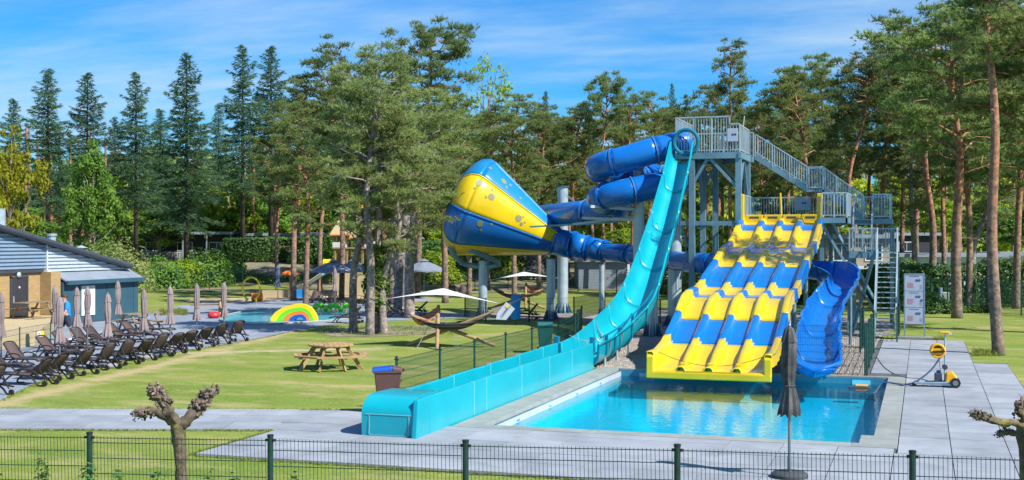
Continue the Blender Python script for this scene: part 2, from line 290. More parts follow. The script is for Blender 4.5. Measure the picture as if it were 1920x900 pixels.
# ------------------------------------------------------------------ mesh helpers
class MB:
    def __init__(s): s.v = []; s.f = []
    def add(s, vs, fs):
        o = len(s.v); s.v += [tuple(p) for p in vs]; s.f += [tuple(i+o for i in f) for f in fs]; return s
    def box(s, a, b):
        x0, y0, z0 = a; x1, y1, z1 = b
        return s.add([(x0,y0,z0),(x1,y0,z0),(x1,y1,z0),(x0,y1,z0),(x0,y0,z1),(x1,y0,z1),(x1,y1,z1),(x0,y1,z1)],
                     [(0,3,2,1),(4,5,6,7),(0,1,5,4),(1,2,6,5),(2,3,7,6),(3,0,4,7)])
    def cbox(s, c, sz): return s.box([c[i]-sz[i]/2 for i in range(3)], [c[i]+sz[i]/2 for i in range(3)])
    def beam(s, p, q, w, h=None, up=Vector((0, 0, 1))):
        p, q = Vector(p), Vector(q); h = h or w; d = (q-p).normalized()
        if abs(d.dot(up)) > .98: up = Vector((0, 1, 0)) if abs(d.y) < .9 else Vector((1, 0, 0))
        x = d.cross(up).normalized()*(w/2); y = x.cross(d).normalized()*(h/2)
        vs = [e+a*x+b*y for e in (p, q) for a, b in ((-1,-1),(1,-1),(1,1),(-1,1))]
        return s.add(vs, [(0,3,2,1),(4,5,6,7),(0,1,5,4),(1,2,6,5),(2,3,7,6),(3,0,4,7)])
    def tube(s, path, rad, n=10, cap=True, flat=1.0):
        path = [Vector(p) for p in path]; m = len(path)
        rad = rad if isinstance(rad, (list, tuple)) else [rad]*m
        tg = [(path[min(i+1, m-1)]-path[max(i-1, 0)]).normalized() for i in range(m)]
        u = tg[0].orthogonal().normalized(); rings = []
        for i in range(m):
            u = (u-tg[i]*u.dot(tg[i])); u = u.normalized() if u.length > 1e-6 else tg[i].orthogonal().normalized()
            w = tg[i].cross(u)
            rings.append([path[i]+(u*math.cos(2*math.pi*k/n)+w*math.sin(2*math.pi*k/n)*flat)*rad[i] for k in range(n)])
        vs = [p for r in rings for p in r]; fs = []
        for i in range(m-1):
            for k in range(n):
                fs.append((i*n+k, i*n+(k+1) % n, (i+1)*n+(k+1) % n, (i+1)*n+k))
        if cap: fs += [tuple(range(n-1, -1, -1)), tuple((m-1)*n+k for k in range(n))]
        return s.add(vs, fs)
    def cyl(s, p, q, r, r2=None, n=14): return s.tube([p, q], [r, r if r2 is None else r2], n)
    def lathe(s, c, prof, n=16, fold=0, nf=8, ph=0):
        c = Vector(c); vs = []; fs = []; m = len(prof)
        for j, (r, z) in enumerate(prof):
            for k in range(n):
                a = 2*math.pi*k/n; rr = r*(1+fold*(.5+.5*math.cos(nf*a+ph))-fold*.5) if fold else r
                vs.append(c+Vector((rr*math.cos(a), rr*math.sin(a), z)))
        for j in range(m-1):
            for k in range(n): fs.append((j*n+k, j*n+(k+1) % n, (j+1)*n+(k+1) % n, (j+1)*n+k))
        fs += [tuple(range(n-1, -1, -1)), tuple((m-1)*n+k for k in range(n))]
        return s.add(vs, fs)
    def grid(s, rows):
        m, n = len(rows), len(rows[0])
        return s.add([p for r in rows for p in r], [(i*n+k, i*n+k+1, (i+1)*n+k+1, (i+1)*n+k) for i in range(m-1) for k in range(n-1)])
    def poly(s, pts, z0, z1):
        n = len(pts)
        return s.add([(p[0], p[1], z0) for p in pts]+[(p[0], p[1], z1) for p in pts], [tuple(range(n-1, -1, -1)), tuple(range(n, 2*n))]+[(i, (i+1) % n, n+(i+1) % n, n+i) for i in range(n)])
    def sheet(s, pts, z): return s.add([(p[0], p[1], z) for p in pts], [tuple(range(len(pts)))])
    def ball(s, c, r, n=10, m=7, sq=(1, 1, 1)):
        c = Vector(c); prof = []
        vs = []; fs = []
        for j in range(m+1):
            a = math.pi*j/m
            for k in range(n):
                b = 2*math.pi*k/n; vs.append(c+Vector((r*sq[0]*math.sin(a)*math.cos(b), r*sq[1]*math.sin(a)*math.sin(b), -r*sq[2]*math.cos(a))))
        for j in range(m):
            for k in range(n): fs.append((j*n+k, j*n+(k+1) % n, (j+1)*n+(k+1) % n, (j+1)*n+k))
        return s.add(vs, fs)
    def mesh(s, name, m, smooth=False, angle=None):
        me = bpy.data.meshes.new(name); me.from_pydata(s.v, [], s.f)
        if m: me.materials.append(MATS[m])
        if smooth:
            me.polygons.foreach_set('use_smooth', [True]*len(me.polygons))
            if angle: 
                try: me.set_sharp_from_angle(angle=R(angle))
                except Exception: pass
        me.update(); return me
def link(o): COL.objects.link(o); return o
def tag(o, label, cat, group=None):
    o['label'] = label; o['category'] = cat
    if group: o['group'] = group
    return o
def obj(name, mb, m, parent=None, smooth=False, angle=40, bevel=0, solid=0, kind=None, local=False, soff=-1):
    me = mb if isinstance(mb, bpy.types.Mesh) else mb.mesh(name, m, smooth, angle)
    o = link(bpy.data.objects.new(name, me))
    if parent:
        o.parent = parent
        if not local: o.matrix_parent_inverse = base_matrix(parent).inverted()
    if solid:
        md = o.modifiers.new('thickness', 'SOLIDIFY'); md.thickness = solid; md.offset = soff
    if bevel:
        md = o.modifiers.new('edge', 'BEVEL'); md.width = bevel; md.segments = 2; md.limit_method = 'ANGLE'
    if kind: o['kind'] = kind
    return o
def base_matrix(o):
    mw = Matrix.Translation(o.location) @ o.rotation_euler.to_matrix().to_4x4() @ Matrix.Diagonal((*o.scale, 1))
    if o.parent: mw = base_matrix(o.parent) @ o.matrix_parent_inverse @ mw
    return mw
def thing(name, loc, label, cat, group=None, rz=0):
    o = link(bpy.data.objects.new(name, None)); o.empty_display_size = .2
    o.location = loc; o.rotation_euler = (0, 0, rz); return tag(o, label, cat, group)
def single(name, mb, m, label, cat, group=None, **k):
    return tag(obj(name, mb, m, **k), label, cat, group)
def struct(name, mb, m, **k):
    return obj(name, mb, m, kind='structure', **k)
def copy_tree(o, parent=None):
    c = o.copy(); COL.objects.link(c); c.parent = parent
    if parent is not None: c.matrix_parent_inverse = o.matrix_parent_inverse.copy()
    for ch in [x for x in KIDS(o)]: copy_tree(ch, c)
    return c
def KIDS(o): return list(o.children)
def place(proto, flag, loc, rz, label=None, group=None, scale=None):
    o = proto if not flag else copy_tree(proto)
    flag.append(1)
    o.location = loc; o.rotation_euler = (0, 0, rz)
    if scale: o.scale = scale
    if label: o['label'] = label
    if group: o['group'] = group
    return o
def text_mesh(cu):
    o = bpy.data.objects.new('text_tmp', cu); me = bpy.data.meshes.new_from_object(o); bpy.data.objects.remove(o); return me
def smooth_path(pts, k=6):
    pts = [Vector(p) for p in pts]; res = []
    for i in range(len(pts)-1):
        p0, p1, p2, p3 = pts[max(i-1, 0)], pts[i], pts[i+1], pts[min(i+2, len(pts)-1)]
        for j in range(k):
            t = j/k
            res.append(.5*((2*p1)+(p2-p0)*t+(2*p0-5*p1+4*p2-p3)*t*t+(3*p1-p0-3*p2+p3)*t**3))
    return res+[pts[-1]]
def lerp_tab(tab, x):
    if x <= tab[0][0]: return tab[0][1]
    for (a, b), (c, d) in zip(tab, tab[1:]):
        if x <= c: return b+(d-b)*(x-a)/(c-a)
    return tab[-1][1]

# ================================================================== SETTING
PX0, PX1, PY0, PY1 = -8.62, -.92, 24.5, 36.5       # pool opening
xs = sorted(set([-420, -300, -220]+list(range(-180, 190, 5))+[240, 320, 420]+[PX0-.07, PX1]))
ys = sorted(set([-60, -30]+list(range(-10, 220, 5))+[260, 320, 400, 600, 900]+[PY0, PY1]))
gb = MB(); idx = {}
for j, y in enumerate(ys):
    for i, x in enumerate(xs): idx[i, j] = len(gb.v); gb.v.append((x, y, gz(x, y)))
for j in range(len(ys)-1):
    for i in range(len(xs)-1):
        if PX0-.08 <= xs[i] < PX1-.01 and PY0-.01 <= ys[j] < PY1-.01: continue
        gb.f.append((idx[i, j], idx[i+1, j], idx[i+1, j+1], idx[i, j+1]))
struct('ground', gb, 'grass', smooth=True)

# --- swimming pool basin, water, coping
pw = struct('pool_basin', MB().box((PX0-.02, PY0-.02, -.68), (PX1+.02, PY1+.02, -.62)), 'pool_tile')
obj('pool_wall', MB().box((PX0-.1, PY0-.1, -1.4), (PX1+.1, PY0, -.003)), 'pool_tile', pw)
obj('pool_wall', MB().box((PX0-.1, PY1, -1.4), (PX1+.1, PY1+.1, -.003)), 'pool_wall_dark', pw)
obj('pool_wall', MB().box((PX1, PY0, -1.4), (PX1+.1, PY1, -.003)), 'pool_tile', pw)
obj('pool_wall', MB().box((PX0-.1, PY0, -1.4), (PX0, PY1, -.31)), 'pool_tile', pw)
obj('overflow_strip', MB().box((PX0-.02, PY0+.002, -.32), (PX0+.012, PY1-.002, -.05)), 'pool_wall_light', pw)
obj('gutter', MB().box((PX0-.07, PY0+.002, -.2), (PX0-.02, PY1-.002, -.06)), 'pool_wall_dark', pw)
for yy in (26.5, 29, 31.5, 34): obj('inlet_grille', MB().box((PX0+.012, yy-.1, -.16), (PX0+.015, yy+.1, -.12)), 'steel', pw)
obj('skimmer', MB().box((-8.05, PY1-.012, -.2), (-7.6, PY1, -.07)), 'pool_wall_light', pw)
obj('skimmer', MB().box((-1.9, PY1-.012, -.2), (-1.4, PY1, -.07)), 'pool_tile', pw)
WZ = -.18
wb = MB(); NX, NY = 2, 2
wb.grid([[(PX0+(PX1-PX0)*i/NX, PY0+(PY1-PY0)*j/NY, WZ) for i in range(NX+1)] for j in range(NY+1)])
struct('pool_water', wb, 'pool_water')
cp = struct('pool_coping', MB().box((PX0-.64, PY0-.42, .002), (PX0-.62, PY0-.40, .03)), 'coping')
def coping(x0, y0, x1, y1):
    obj('coping_slab', MB().box((x0+.003, y0+.003, -.045), (x1-.003, y1-.003, .045)), 'coping', cp, bevel=.008)
y = PY0
while y < PY1-.1:
    y2 = min(y+1, PY1)
    coping(PX0-.68, y, PX0-.06, y2); coping(PX1-(.24 if y2 < 26.1 else .0), y, PX1+.47, y2); y = y2
x = PX0-.66
while x < PX1+.4:
    x2 = min(x+1, PX1+.47); coping(x, PY0-.42, x2, PY0); x = x2
x = PX0-.66
while x < PX1+.4:
    x2 = min(x+1, PX1+.47); coping(x, PY1, x2, PY1+.16); x = x2

# --- paved deck round the pool, every slab its own piece
deckpoly = [(-12.5, 19.5), (3.6, 19.5), (2.53, 24), (2.53, 42.1), (1.53, 42.1), (1.53, 50.6), (-1.85, 50.6), (-1.85, 36.68), (-.4, 36.68), (-.4, 24.06), (-9.3, 24.06), (-9.3, 36.6), (-10.5, 36.6), (-10.5, 26.4), (-12.5, 25.75)]
dk = struct('pool_deck', MB().sheet(deckpoly, .006), 'slab_joint')
slabmesh = {}
def slab(x0, y0, x1, y1, parent, u=Vector((1, 0, 0)), v=Vector((0, 1, 0)), o=Vector((0, 0, 0))):
    w, h = x1-x0-.016, y1-y0-.016
    k = (round(w, 2), round(h, 2))
    if k not in slabmesh: slabmesh[k] = MB().box((-w/2, -h/2, -.018), (w/2, h/2, .018)).mesh('slab', 'slab')
    c = o+u*((x0+x1)/2)+v*((y0+y1)/2)
    s = link(bpy.data.objects.new('slab', slabmesh[k])); s.parent = parent
    s.location = (c.x, c.y, .022+rng.uniform(-.0025, .0025)); s.rotation_euler = (rng.uniform(-.0012, .0012), rng.uniform(-.0012, .0012), math.atan2(u.y, u.x))
for k in range(15):
    xx = -12.5+k
    for j in range(4): slab(xx, 19.55+j, xx+1, 20.55+j, dk)
    if xx > -9.9 and xx < -.6: slab(xx, 23.55, xx+1, 24.05, dk)
for j in range(27):
    yy = 23.55+j
    slab(-.44, yy, .5, yy+1, dk); slab(.5, yy, 1.5, yy+1, dk)
    if yy < 41.5: slab(1.5, yy, 2.5, yy+1, dk)
    if yy > 36.6: slab(-1.44, yy, -.44, yy+1, dk)
for j in range(2):
    for k in range(2): slab(-12.5+k, 23.55+j, -11.5+k, 24.55+j, dk)
# --- path that leaves the deck to the left
pa, pb = onz(0, 807), onz(510, 808); u = (pb-pa).normalized(); v = Vector((-u.y, u.x, 0)); L0 = (pb-pa).length
pp = struct('path', MB().sheet([pa-u*5-v*.02, pb+u*.1-v*.02, pb+u*1.2+v*3.05, pa-u*5+v*3.05], .0085), 'slab')
for j in range(3):
    for k in range(int(L0)+6):
        a = L0+1.0-k-(.5 if j % 2 else 0); c_ = pa+u*(a+.5)+v*(j+.5)
        if c_.x+.5 < -12.52: slab(a, j, a+1, j+1, pp, u, v, pa)

# --- left terrace, splash pool, sand-coloured splash pad, gravel, bank
def sheetpx(name, pts, z, m, **k): return struct(name, MB().sheet([onz(*p) if len(p) == 2 else p for p in pts], z), m, **k)
edge = [(-120, 830), (0, 752), (60, 722), (120, 700), (180, 686), (250, 673), (330, 661), (430, 645), (500, 632), (545, 622), (600, 611), (680, 604), (770, 600), (880, 596), (880, 588), (760, 584), (690, 575), (650, 565), (560, 561), (480, 560), (400, 565), (330, 575), (262, 592)]
sheetpx('terrace', edge+[(-38, 55, 0), (-38, 22, 0)], .012, 'terrace')
sheetpx('splash_pad', [(330, 560), (380, 554), (480, 549), (560, 549), (660, 552), (700, 557), (690, 563), (600, 560), (480, 565), (420, 569), (350, 566)], .02, 'sand')
kp = [(412, 601), (424, 592), (460, 584), (520, 579), (600, 577), (655, 578), (672, 585), (662, 596), (620, 601), (560, 605), (500, 608), (440, 608)]
mat('splash_tile', (.24, .48, .58), .5)
sheetpx('splash_pool_floor', kp, .02, 'splash_tile')
struct('splash_pool_water', MB().sheet([onz(*p) for p in kp], .045), 'splash_water')
rim = MB(); kpp = [onz(*p, .03) for p in kp]; rim.tube(smooth_path(kpp+[kpp[0]], 3), .06, 6)
struct('splash_pool_rim', rim, 'coping')
far_pool = [(880, 566), (960, 560), (1060, 562), (1110, 566), (1040, 571), (930, 572)]
sheetpx('far_path', [(640, 575), (800, 567), (920, 572), (1090, 571), (1090, 565), (920, 563), (780, 560), (700, 565)], .01, 'terrace')
gravel = [(-9.35, 36.67), (-1.62, 36.67), (-1.62, 50.62), (-1.0, 62), (-6, 68), (-17, 69), (-25, 66), (-24.5, 58.5), (-17, 57.6), (-13.6, 56.2), (-11.8, 50), (-10.8, 44), (-10.4, 40)]
struct('gravel_bed', MB().sheet(gravel, .009), 'gravel')
r2 = np.random.default_rng(3)
def in_poly(x, y, P):
    c = False
    for i in range(len(P)):
        (x1, y1), (x2, y2) = P[i], P[i-1]
        if (y1 > y) != (y2 > y) and x < (x2-x1)*(y-y1)/(y2-y1)+x1: c = not c
    return c
st = MB(); cnt = 0
while cnt < 6500:
    x, y = r2.uniform(-12, -1.6), 36.7+18*r2.random()**1.6
    if not in_poly(x, y, gravel): continue
    r = r2.uniform(.018, .05); a = r2.uniform(0, 6)
    vs = [(x+r*math.cos(a+k*2.1), y+r*math.sin(a+k*2.1), .012) for k in range(3)]+[(x+r2.uniform(-.01, .01), y, .012+r*.8)]
    st.add(vs, [(0, 1, 3), (1, 2, 3), (2, 0, 3)]); cnt += 1
so_ = obj('gravel_stones', st, 'stone', kind='stuff'); tag(so_, 'loose pale pebbles covering the bed under the slides', 'gravel')
bk = MB(); rows = []
for dd in (92, 96, 99, 102, 106, 110, 114):
    row = []
    for r_ in range(-46, 61, 4):
        p = rd(r_, dd+1.5*math.sin(r_*.4), 0); row.append((p.x, p.y, gz(p.x, p.y)+.03))
    rows.append(row)
struct('bank', bk.grid(rows), 'wild_mix', smooth=True)

# ================================================================== SLIDES
# --- four-lane racer slide
TOPZ = [(34.5, .74), (35.6, .72), (36.6, .88), (37.5, 1.16), (38.6, 1.53), (39.3, 1.87), (40, 2.14), (41, 2.27), (42.4, 2.31), (43.2, 2.45), (44, 2.68), (45, 2.9), (46, 3.10), (47, 3.34), (48, 3.6), (48.8, 3.71), (49.8, 3.78), (51, 4.10), (52.1, 4.46), (53.1, 4.78), (53.9, 4.95)]
LX0, LX1 = -7.3, -4.05
def topz(Y): return sum(lerp_tab(TOPZ, Y+o) for o in (-.2, -.1, 0, .1, .2))/5
def section(Y):
    """cross-section of the slide at Y: list of (x, z)"""
    t = topz(Y); k = sstep(35.0, 36.4, Y)
    fl = .19+(t-.27-.19)*sstep(35.0, 36.8, Y); dv = (t-.03-fl)*.75 if Y > 36.4 else max(.0, (t-.03-fl)*.75*k+.14*(1-k))
    lw = (LX1-LX0-.12)/4; pts = [(LX0-.10, t-.03), (LX0-.10, t), (LX0+.04, t), (LX0+.07, t-.04)]
    for i in range(4):
        a = LX0+.06+i*lw; b = a+lw; w = .085 if i else .0; e = .085 if i < 3 else .0
        pts += [(a+w+.015, fl+min(.12, dv*.6)), (a+w+.045, fl+.03), (a+w+.10, fl), (b-e-.10, fl), (b-e-.045, fl+.03), (b-e-.015, fl+min(.12, dv*.6))]
        if i < 3: pts += [(b-.075, fl+dv-.015), (b-.055, fl+dv), (b+.055, fl+dv), (b+.075, fl+dv-.015)]
    pts += [(LX1-.07, t-.04), (LX1-.04, t), (LX1+.10, t), (LX1+.10, t-.03)]
    return pts
bands = [(34.55, 37.1, 'yellow_grp'), (37.1, 38.85, 'lane_blue'), (38.85, 40.9, 'yellow_grp'), (40.9, 42.0, 'lane_blue'), (42.0, 43.4, 'yellow_grp'), (43.4, 46.25, 'lane_blue'), (46.25, 48.2, 'yellow_grp'), (48.2, 50.05, 'lane_blue'), (50.05, 52.35, 'yellow_grp'), (52.35, 53.2, 'lane_blue'), (53.2, 53.72, 'yellow_grp')]
rs = thing('racer_slide', (-5.68, 36.6, 0), 'four-lane racing slide with yellow and blue bands ending in the pool', 'water slide')
for a, b, m in bands:
    n = max(3, int((b-a)/.16)); g = MB(); rows = []
    for i in range(n+1):
        Y = a+(b-a)*i/n
        rows.append([(x, Y, z) for x, z in section(Y)])
    rows = [list(r) for r in rows]
    obj('lane_section', g.grid(rows), m, rs, smooth=True, angle=60, solid=.025, soff=1)
    # ribbed skirt on the outside of both edges
    for sx, o in ((LX0-.10, -1), (LX1+.10, 1)):
        sk = MB(); n2 = max(2, int((b-a)/.3)); row0, row1 = [], []
        for i in range(n2+1):
            Y = a+(b-a)*i/n2; t = topz(Y)
            row0.append((sx, Y, t-.02)); row1.append((sx+.04*o*(1 if i % 2 else .2), Y, t-.34))
        obj('side_skirt', sk.grid([row0, row1]), m, rs, solid=.02, smooth=False)
    fy = MB(); t = topz(b)
    obj('joint_flange', MB().box((LX0-.12, b-.02, t-.36), (LX1+.12, b+.02, t-.46)), 'steel', rs)
fp = MB(); zf = .19
fp.box((LX0-.12, 34.5, .0), (LX1+.12, 34.58, .20))
obj('front_panel', fp, 'yellow_grp', rs, bevel=.03)
for sx in (LX0-.12, LX1-.09): obj('front_cheek', MB().add([(sx, 34.5, .1), (sx+.21, 34.5, .1), (sx+.21, 34.66, .1), (sx, 34.66, .1), (sx, 34.52, .62), (sx+.21, 34.52, .62), (sx+.21, 34.66, .75), (sx, 34.66, .75)], [(0,3,2,1),(4,5,6,7),(0,1,5,4),(1,2,6,5),(2,3,7,6),(3,0,4,7)]), 'yellow_grp', rs, bevel=.03)
lw = (LX1-LX0-.12)/4
for i in range(1, 4):
    xx = LX0+.06+i*lw
    obj('divider_end', MB().box((xx-.1, 35.0, .2), (xx+.1, 35.2, .43)), 'yellow_grp', rs, bevel=.04)
    obj('lip', MB().tube([(xx-.9, 34.56, .19), (xx+.9, 34.56, .19)], .045, 8), 'yellow_grp', rs, smooth=True)
for i, sx in enumerate((LX0, LX1)):
    obj('entry_post', MB().box((sx-.14, 53.1, 4.5), (sx+.1, 53.4, 5.85)), 'yellow_grp', rs, bevel=.04)
for i in range(4):
    xx = LX0+.06+(i+.5)*lw
    obj('start_seat', MB().box((xx-lw/2+.02, 53.7, 4.55), (xx+lw/2-.02, 54.05, 4.98)), 'yellow_grp', rs, bevel=.03)
    obj('start_slot', MB().box((xx-.2, 53.69, 4.82), (xx+.2, 53.71, 4.9)), 'anthracite', rs)
obj('start_pole', MB().cyl((-5.7, 53.75, 4.9), (-5.75, 53.75, 5.9), .04), 'yellow_grp', rs)
for Y in (40.2, 44.5, 49.2):
    for sx in (LX0+.25, LX1-.25):
        z = topz(Y)-.5
        obj('support_leg', MB().cyl((sx, Y, 0), (sx, Y, z), .09), 'steel', rs, smooth=True)
    obj('cross_beam', MB().beam((LX0+.05, Y, topz(Y)-.53), (LX1-.05, Y, topz(Y)-.53), .12), 'steel', rs)
rp = [(LX0-.05+(LX1-LX0+.1)*i/20, 35.3, .74-.42*(1-(i/10-1)**2)) for i in range(21)]
single('safety_rope', MB().tube(rp, .009, 5), 'rope', 'thin dark rope hanging across the mouth of the four-lane slide', 'rope')

# --- turquoise speed slide
CX = -9.78
cs_ = thing('speed_slide', (CX, 36, 0), 'tall turquoise open slide with a long straight run-out beside the pool', 'water slide')
EDGE = [(36.0, .80), (37.5, .86), (39.5, 1.08), (41, 1.34), (42.3, 1.55), (43.4, 1.80), (44.4, 2.16), (45.7, 2.82), (46.8, 3.54), (48.8, 4.82), (51.1, 6.6), (51.8, 7.18), (52.4, 7.8), (52.9, 8.32), (53.3, 8.6)]
def edgez(Y): return sum(lerp_tab(EDGE, Y+o) for o in (-.4, -.2, 0, .2, .4))/5
def trough(Y, hw, dep):
    z = edgez(Y); return [(CX+hw+.07, Y, z-.05), (CX+hw+.07, Y, z), (CX+hw, Y, z)]+[(CX+hw*math.cos(math.pi*k/10), Y, z-dep*math.sin(math.pi*k/10)**.55) for k in range(1, 10)]+[(CX-hw, Y, z), (CX-hw-.07, Y, z), (CX-hw-.07, Y, z-.05)]
Yb = [36.0, 38.0, 40.2, 42.4, 44.6, 46.8, 49.0, 51.2, 52.75]
for a, b in zip(Yb, Yb[1:]):
    g = MB(); n = 10; rows = []
    for i in range(n+1):
        Y = a+(b-a)*i/n; hw = .44+.12*sstep(49, 40, Y) if Y > 40 else .56
        hw = lerp_tab([(36, .57), (38, .60), (41, .66), (43.5, .66), (46.5, .54), (53, .45)], Y); dp = lerp_tab([(36, .72), (40, .84), (45, .82), (51, .80), (52.9, .95)], Y)
        rows.append(trough(Y, hw, dp))
    obj('trough_section', g.grid(rows), 'cyan_grp', cs_, smooth=True, angle=50, solid=.03, soff=1)
    sm = MB(); sm.tube([p for p in [(q[0], q[1], q[2]+.006) for q in rows[0]][2:-2]], .006, 4)
    obj('joint_seam', sm, 'cyan_grp', cs_)
    fl = MB(); fl.tube([(CX+(p[0]-CX)*1.06, p[1], p[2]-.05) for p in rows[0][2:-2]], .045, 5)
    obj('joint_flange', fl, 'cyan_dark_grp', cs_)
ring = MB(); ring.tube([(CX+.55+.52*math.cos(2*math.pi*k/28)*1.0-.05, 52.55, 8.12+.52*math.sin(2*math.pi*k/28)) for k in range(29)], .07, 8)
ring = MB(); ring.tube([(CX+.16+.52*math.cos(2*math.pi*k/28), 52.85, 8.1+.52*math.sin(2*math.pi*k/28)) for k in range(29)], .085, 8)
obj('entry_ring', ring, 'cyan_dark_grp', cs_, smooth=True)
# run-out: two long walls made of panels, floor and rounded end
XR, XL = -9.33, -10.52
def wall_panel(x0, x1, a, b, z0, z1):
    return MB().box((x0, a+.004, z0), (x1, b-.004, z1))
for a, b, zt in ((23.0, 25.6, .80), (25.6, 26.4, .80), (26.4, 29.0, .81), (29.0, 31.4, .82), (31.4, 33.6, .82), (33.6, 36.02, .82)):
    obj('runout_panel', wall_panel(XR-.10, XR, a, b, -.03, zt), 'cyan_grp', cs_, bevel=.02)
    obj('panel_seam', MB().box((XR-.101, b-.012, .06), (XR+.004, b+.012, zt+.004)), 'seam_white', cs_)
for a, b, zt in ((24.6, 27.2, .72), (27.2, 29.8, .74), (29.8, 32.2, .76), (32.2, 34.4, .78), (34.4, 36.02, .80)):
    obj('runout_panel', wall_panel(XL, XL+.10, a, b, 0, zt), 'cyan_grp', cs_, bevel=.02)
    obj('panel_seam', MB().box((XL-.004, a-.012, .06), (XL+.104, a+.012, zt+.004)), 'seam_white', cs_)
obj('runout_floor', MB().box((XL+.1, 23.4, .0), (XR-.1, 36.0, .12)), 'cyan_grp', cs_)
eb = MB(); prof = [(22.42, 0), (22.40, .46)]+[(22.40+.55*(1-math.cos(math.pi/2*k/8)), .46+.36*math.sin(math.pi/2*k/8)) for k in range(1, 9)]+[(23.9, .80), (24.7, .62), (24.9, .1), (24.9, 0)]
n = len(prof); xa, xb = XL-.02, XR-.115
eb.add([(xa, a, z) for a, z in prof]+[(xb, a, z) for a, z in prof], [tuple(range(n)), tuple(range(2*n-1, n-1, -1))]+[(i, n+i, n+(i+1) % n, (i+1) % n) for i in range(n)])
eo = obj('end_cap', eb, 'cyan_grp', cs_, smooth=True, angle=35)
obj('hatch_seam', MB().box((XL+.06, 22.392, .46), (XR-.14, 22.402, .475)).box((XL+.14, 22.394, .06), (XL+.155, 22.404, .46)).box((XR-.2, 22.394, .06), (XR-.185, 22.404, .46)).box((XL+.14, 22.394, .06), (XR-.185, 22.404, .072)), 'seam_white', eo)
obj('end_wall', MB().add([(XR-.11, 22.3, 0), (XR, 22.3, 0), (XR, 23, 0), (XR-.11, 23, 0), (XR-.11, 22.42, .78), (XR, 22.42, .78), (XR, 23, .8), (XR-.11, 23, .8)], [(0,3,2,1),(4,5,6,7),(0,1,5,4),(1,2,6,5),(2,3,7,6),(3,0,4,7)]), 'cyan_grp', cs_, bevel=.02)
for sx in (XL+.04, XR-.04): obj('transition_block', MB().box((sx-.07, 35.92, .55), (sx+.07, 36.1, 1.0)), 'cyan_dark_grp', cs_, bevel=.01)
hr = [(CX+.62, Y, edgez(Y)+.16) for Y in (36.2, 38, 40, 41.5, 42.8, 43.8)]
obj('handrail', MB().tube(smooth_path(hr, 4), .03, 6), 'cyan_dark_grp', cs_, smooth=True)
for Y in (36.9, 38.6, 40.5, 42.2):
    z = edgez(Y); obj('rail_bracket', MB().beam((CX+.62, Y, z+.16), (CX+.6, Y, z-.45), .09, .05), 'cyan_dark_grp', cs_)
for Y, sx in ((37.3, .62), (38.9, .62), (40.6, .62), (37.3, -.62), (38.9, -.62), (40.6, -.62)):
    z = edgez(Y)-.72
    obj('support_leg', MB().cyl((CX+sx*.75, Y, 0), (CX+sx*.75, Y, z+.22), .045), 'steel_light', cs_, smooth=True)
    obj('saddle', MB().tube([(CX+.66*math.cos(math.pi*k/8), Y, edgez(Y)-.08-.74*math.sin(math.pi*k/8)) for k in range(9)], .03, 5), 'steel_light', cs_)
rp = [(XL+.1+(XR-XL-.2)*i/12, 37.2+.9*i/12, .95-.2*(1-(i/6-1)**2)) for i in range(13)]
single('barrier_rope', MB().tube(rp, .01, 5), 'rope_grey', 'thin grey rope across the turquoise slide trough', 'rope')

# --- steel columns with gusseted feet
def column(p, r, top, label, cat='column'):
    p = Vector((p[0], p[1], 0))
    c = thing('steel_column', p, label, cat, 'round steel columns carrying the slides')
    obj('shaft', MB().cyl(p, p+Vector((0, 0, top)), r, n=20), 'steel_light', c, smooth=True)
    obj('base_plate', MB().lathe(p, [(r*1.9, 0), (r*1.9, .04), (r*1.02, .041)], 16), 'steel_dark', c)
    for k in range(12):
        a = 2*math.pi*k/12; e = Vector((math.cos(a), math.sin(a), 0)); tdir = Vector((-e.y, e.x, 0))*.012
        q = [p+e*r*.98+Vector((0, 0, .04)), p+e*r*1.8+Vector((0, 0, .04)), p+e*r*.98+Vector((0, 0, .55))]
        obj('gusset', MB().add([x-tdir for x in q]+[x+tdir for x in q], [(0, 1, 2), (5, 4, 3), (0, 3, 4, 1), (1, 4, 5, 2), (2, 5, 3, 0)]), 'steel_dark', c)
    obj('top_flange', MB().lathe(p, [(r*1.02, top-.03), (r*1.25, top-.029), (r*1.25, top+.02)], 16), 'steel_dark', c)
    return c
column(onz(1223, 631), .23, 4.55, 'round steel column directly under the steep part of the turquoise slide')
column(onz(1265, 611), .31, 5.6, 'thick round steel column between turquoise slide and four-lane slide')
column(rd(5.62, 55.1, 0), .25, 7.3, 'tall round steel column standing inside the coils of the blue tube')
column(onz(1055, 587), .29, 6.75, 'tall pale steel column rising past the neck of the funnel')
column(onz(1033, 600), .22, 3.0, 'short steel column under the neck of the funnel')
column(rd(4.42, 61.2, 0), .13, 2.75, 'slim steel column under the narrow blue tube')
c905 = column(rd(-1.45, 62, 0), .22, 2.9, 'steel column with forked arms under the wide end of the funnel')
column(onY(1475, 560, 51.0).xy.to_3d(), .17, 2.0, 'steel column under the four-lane slide where the blue trough emerges')

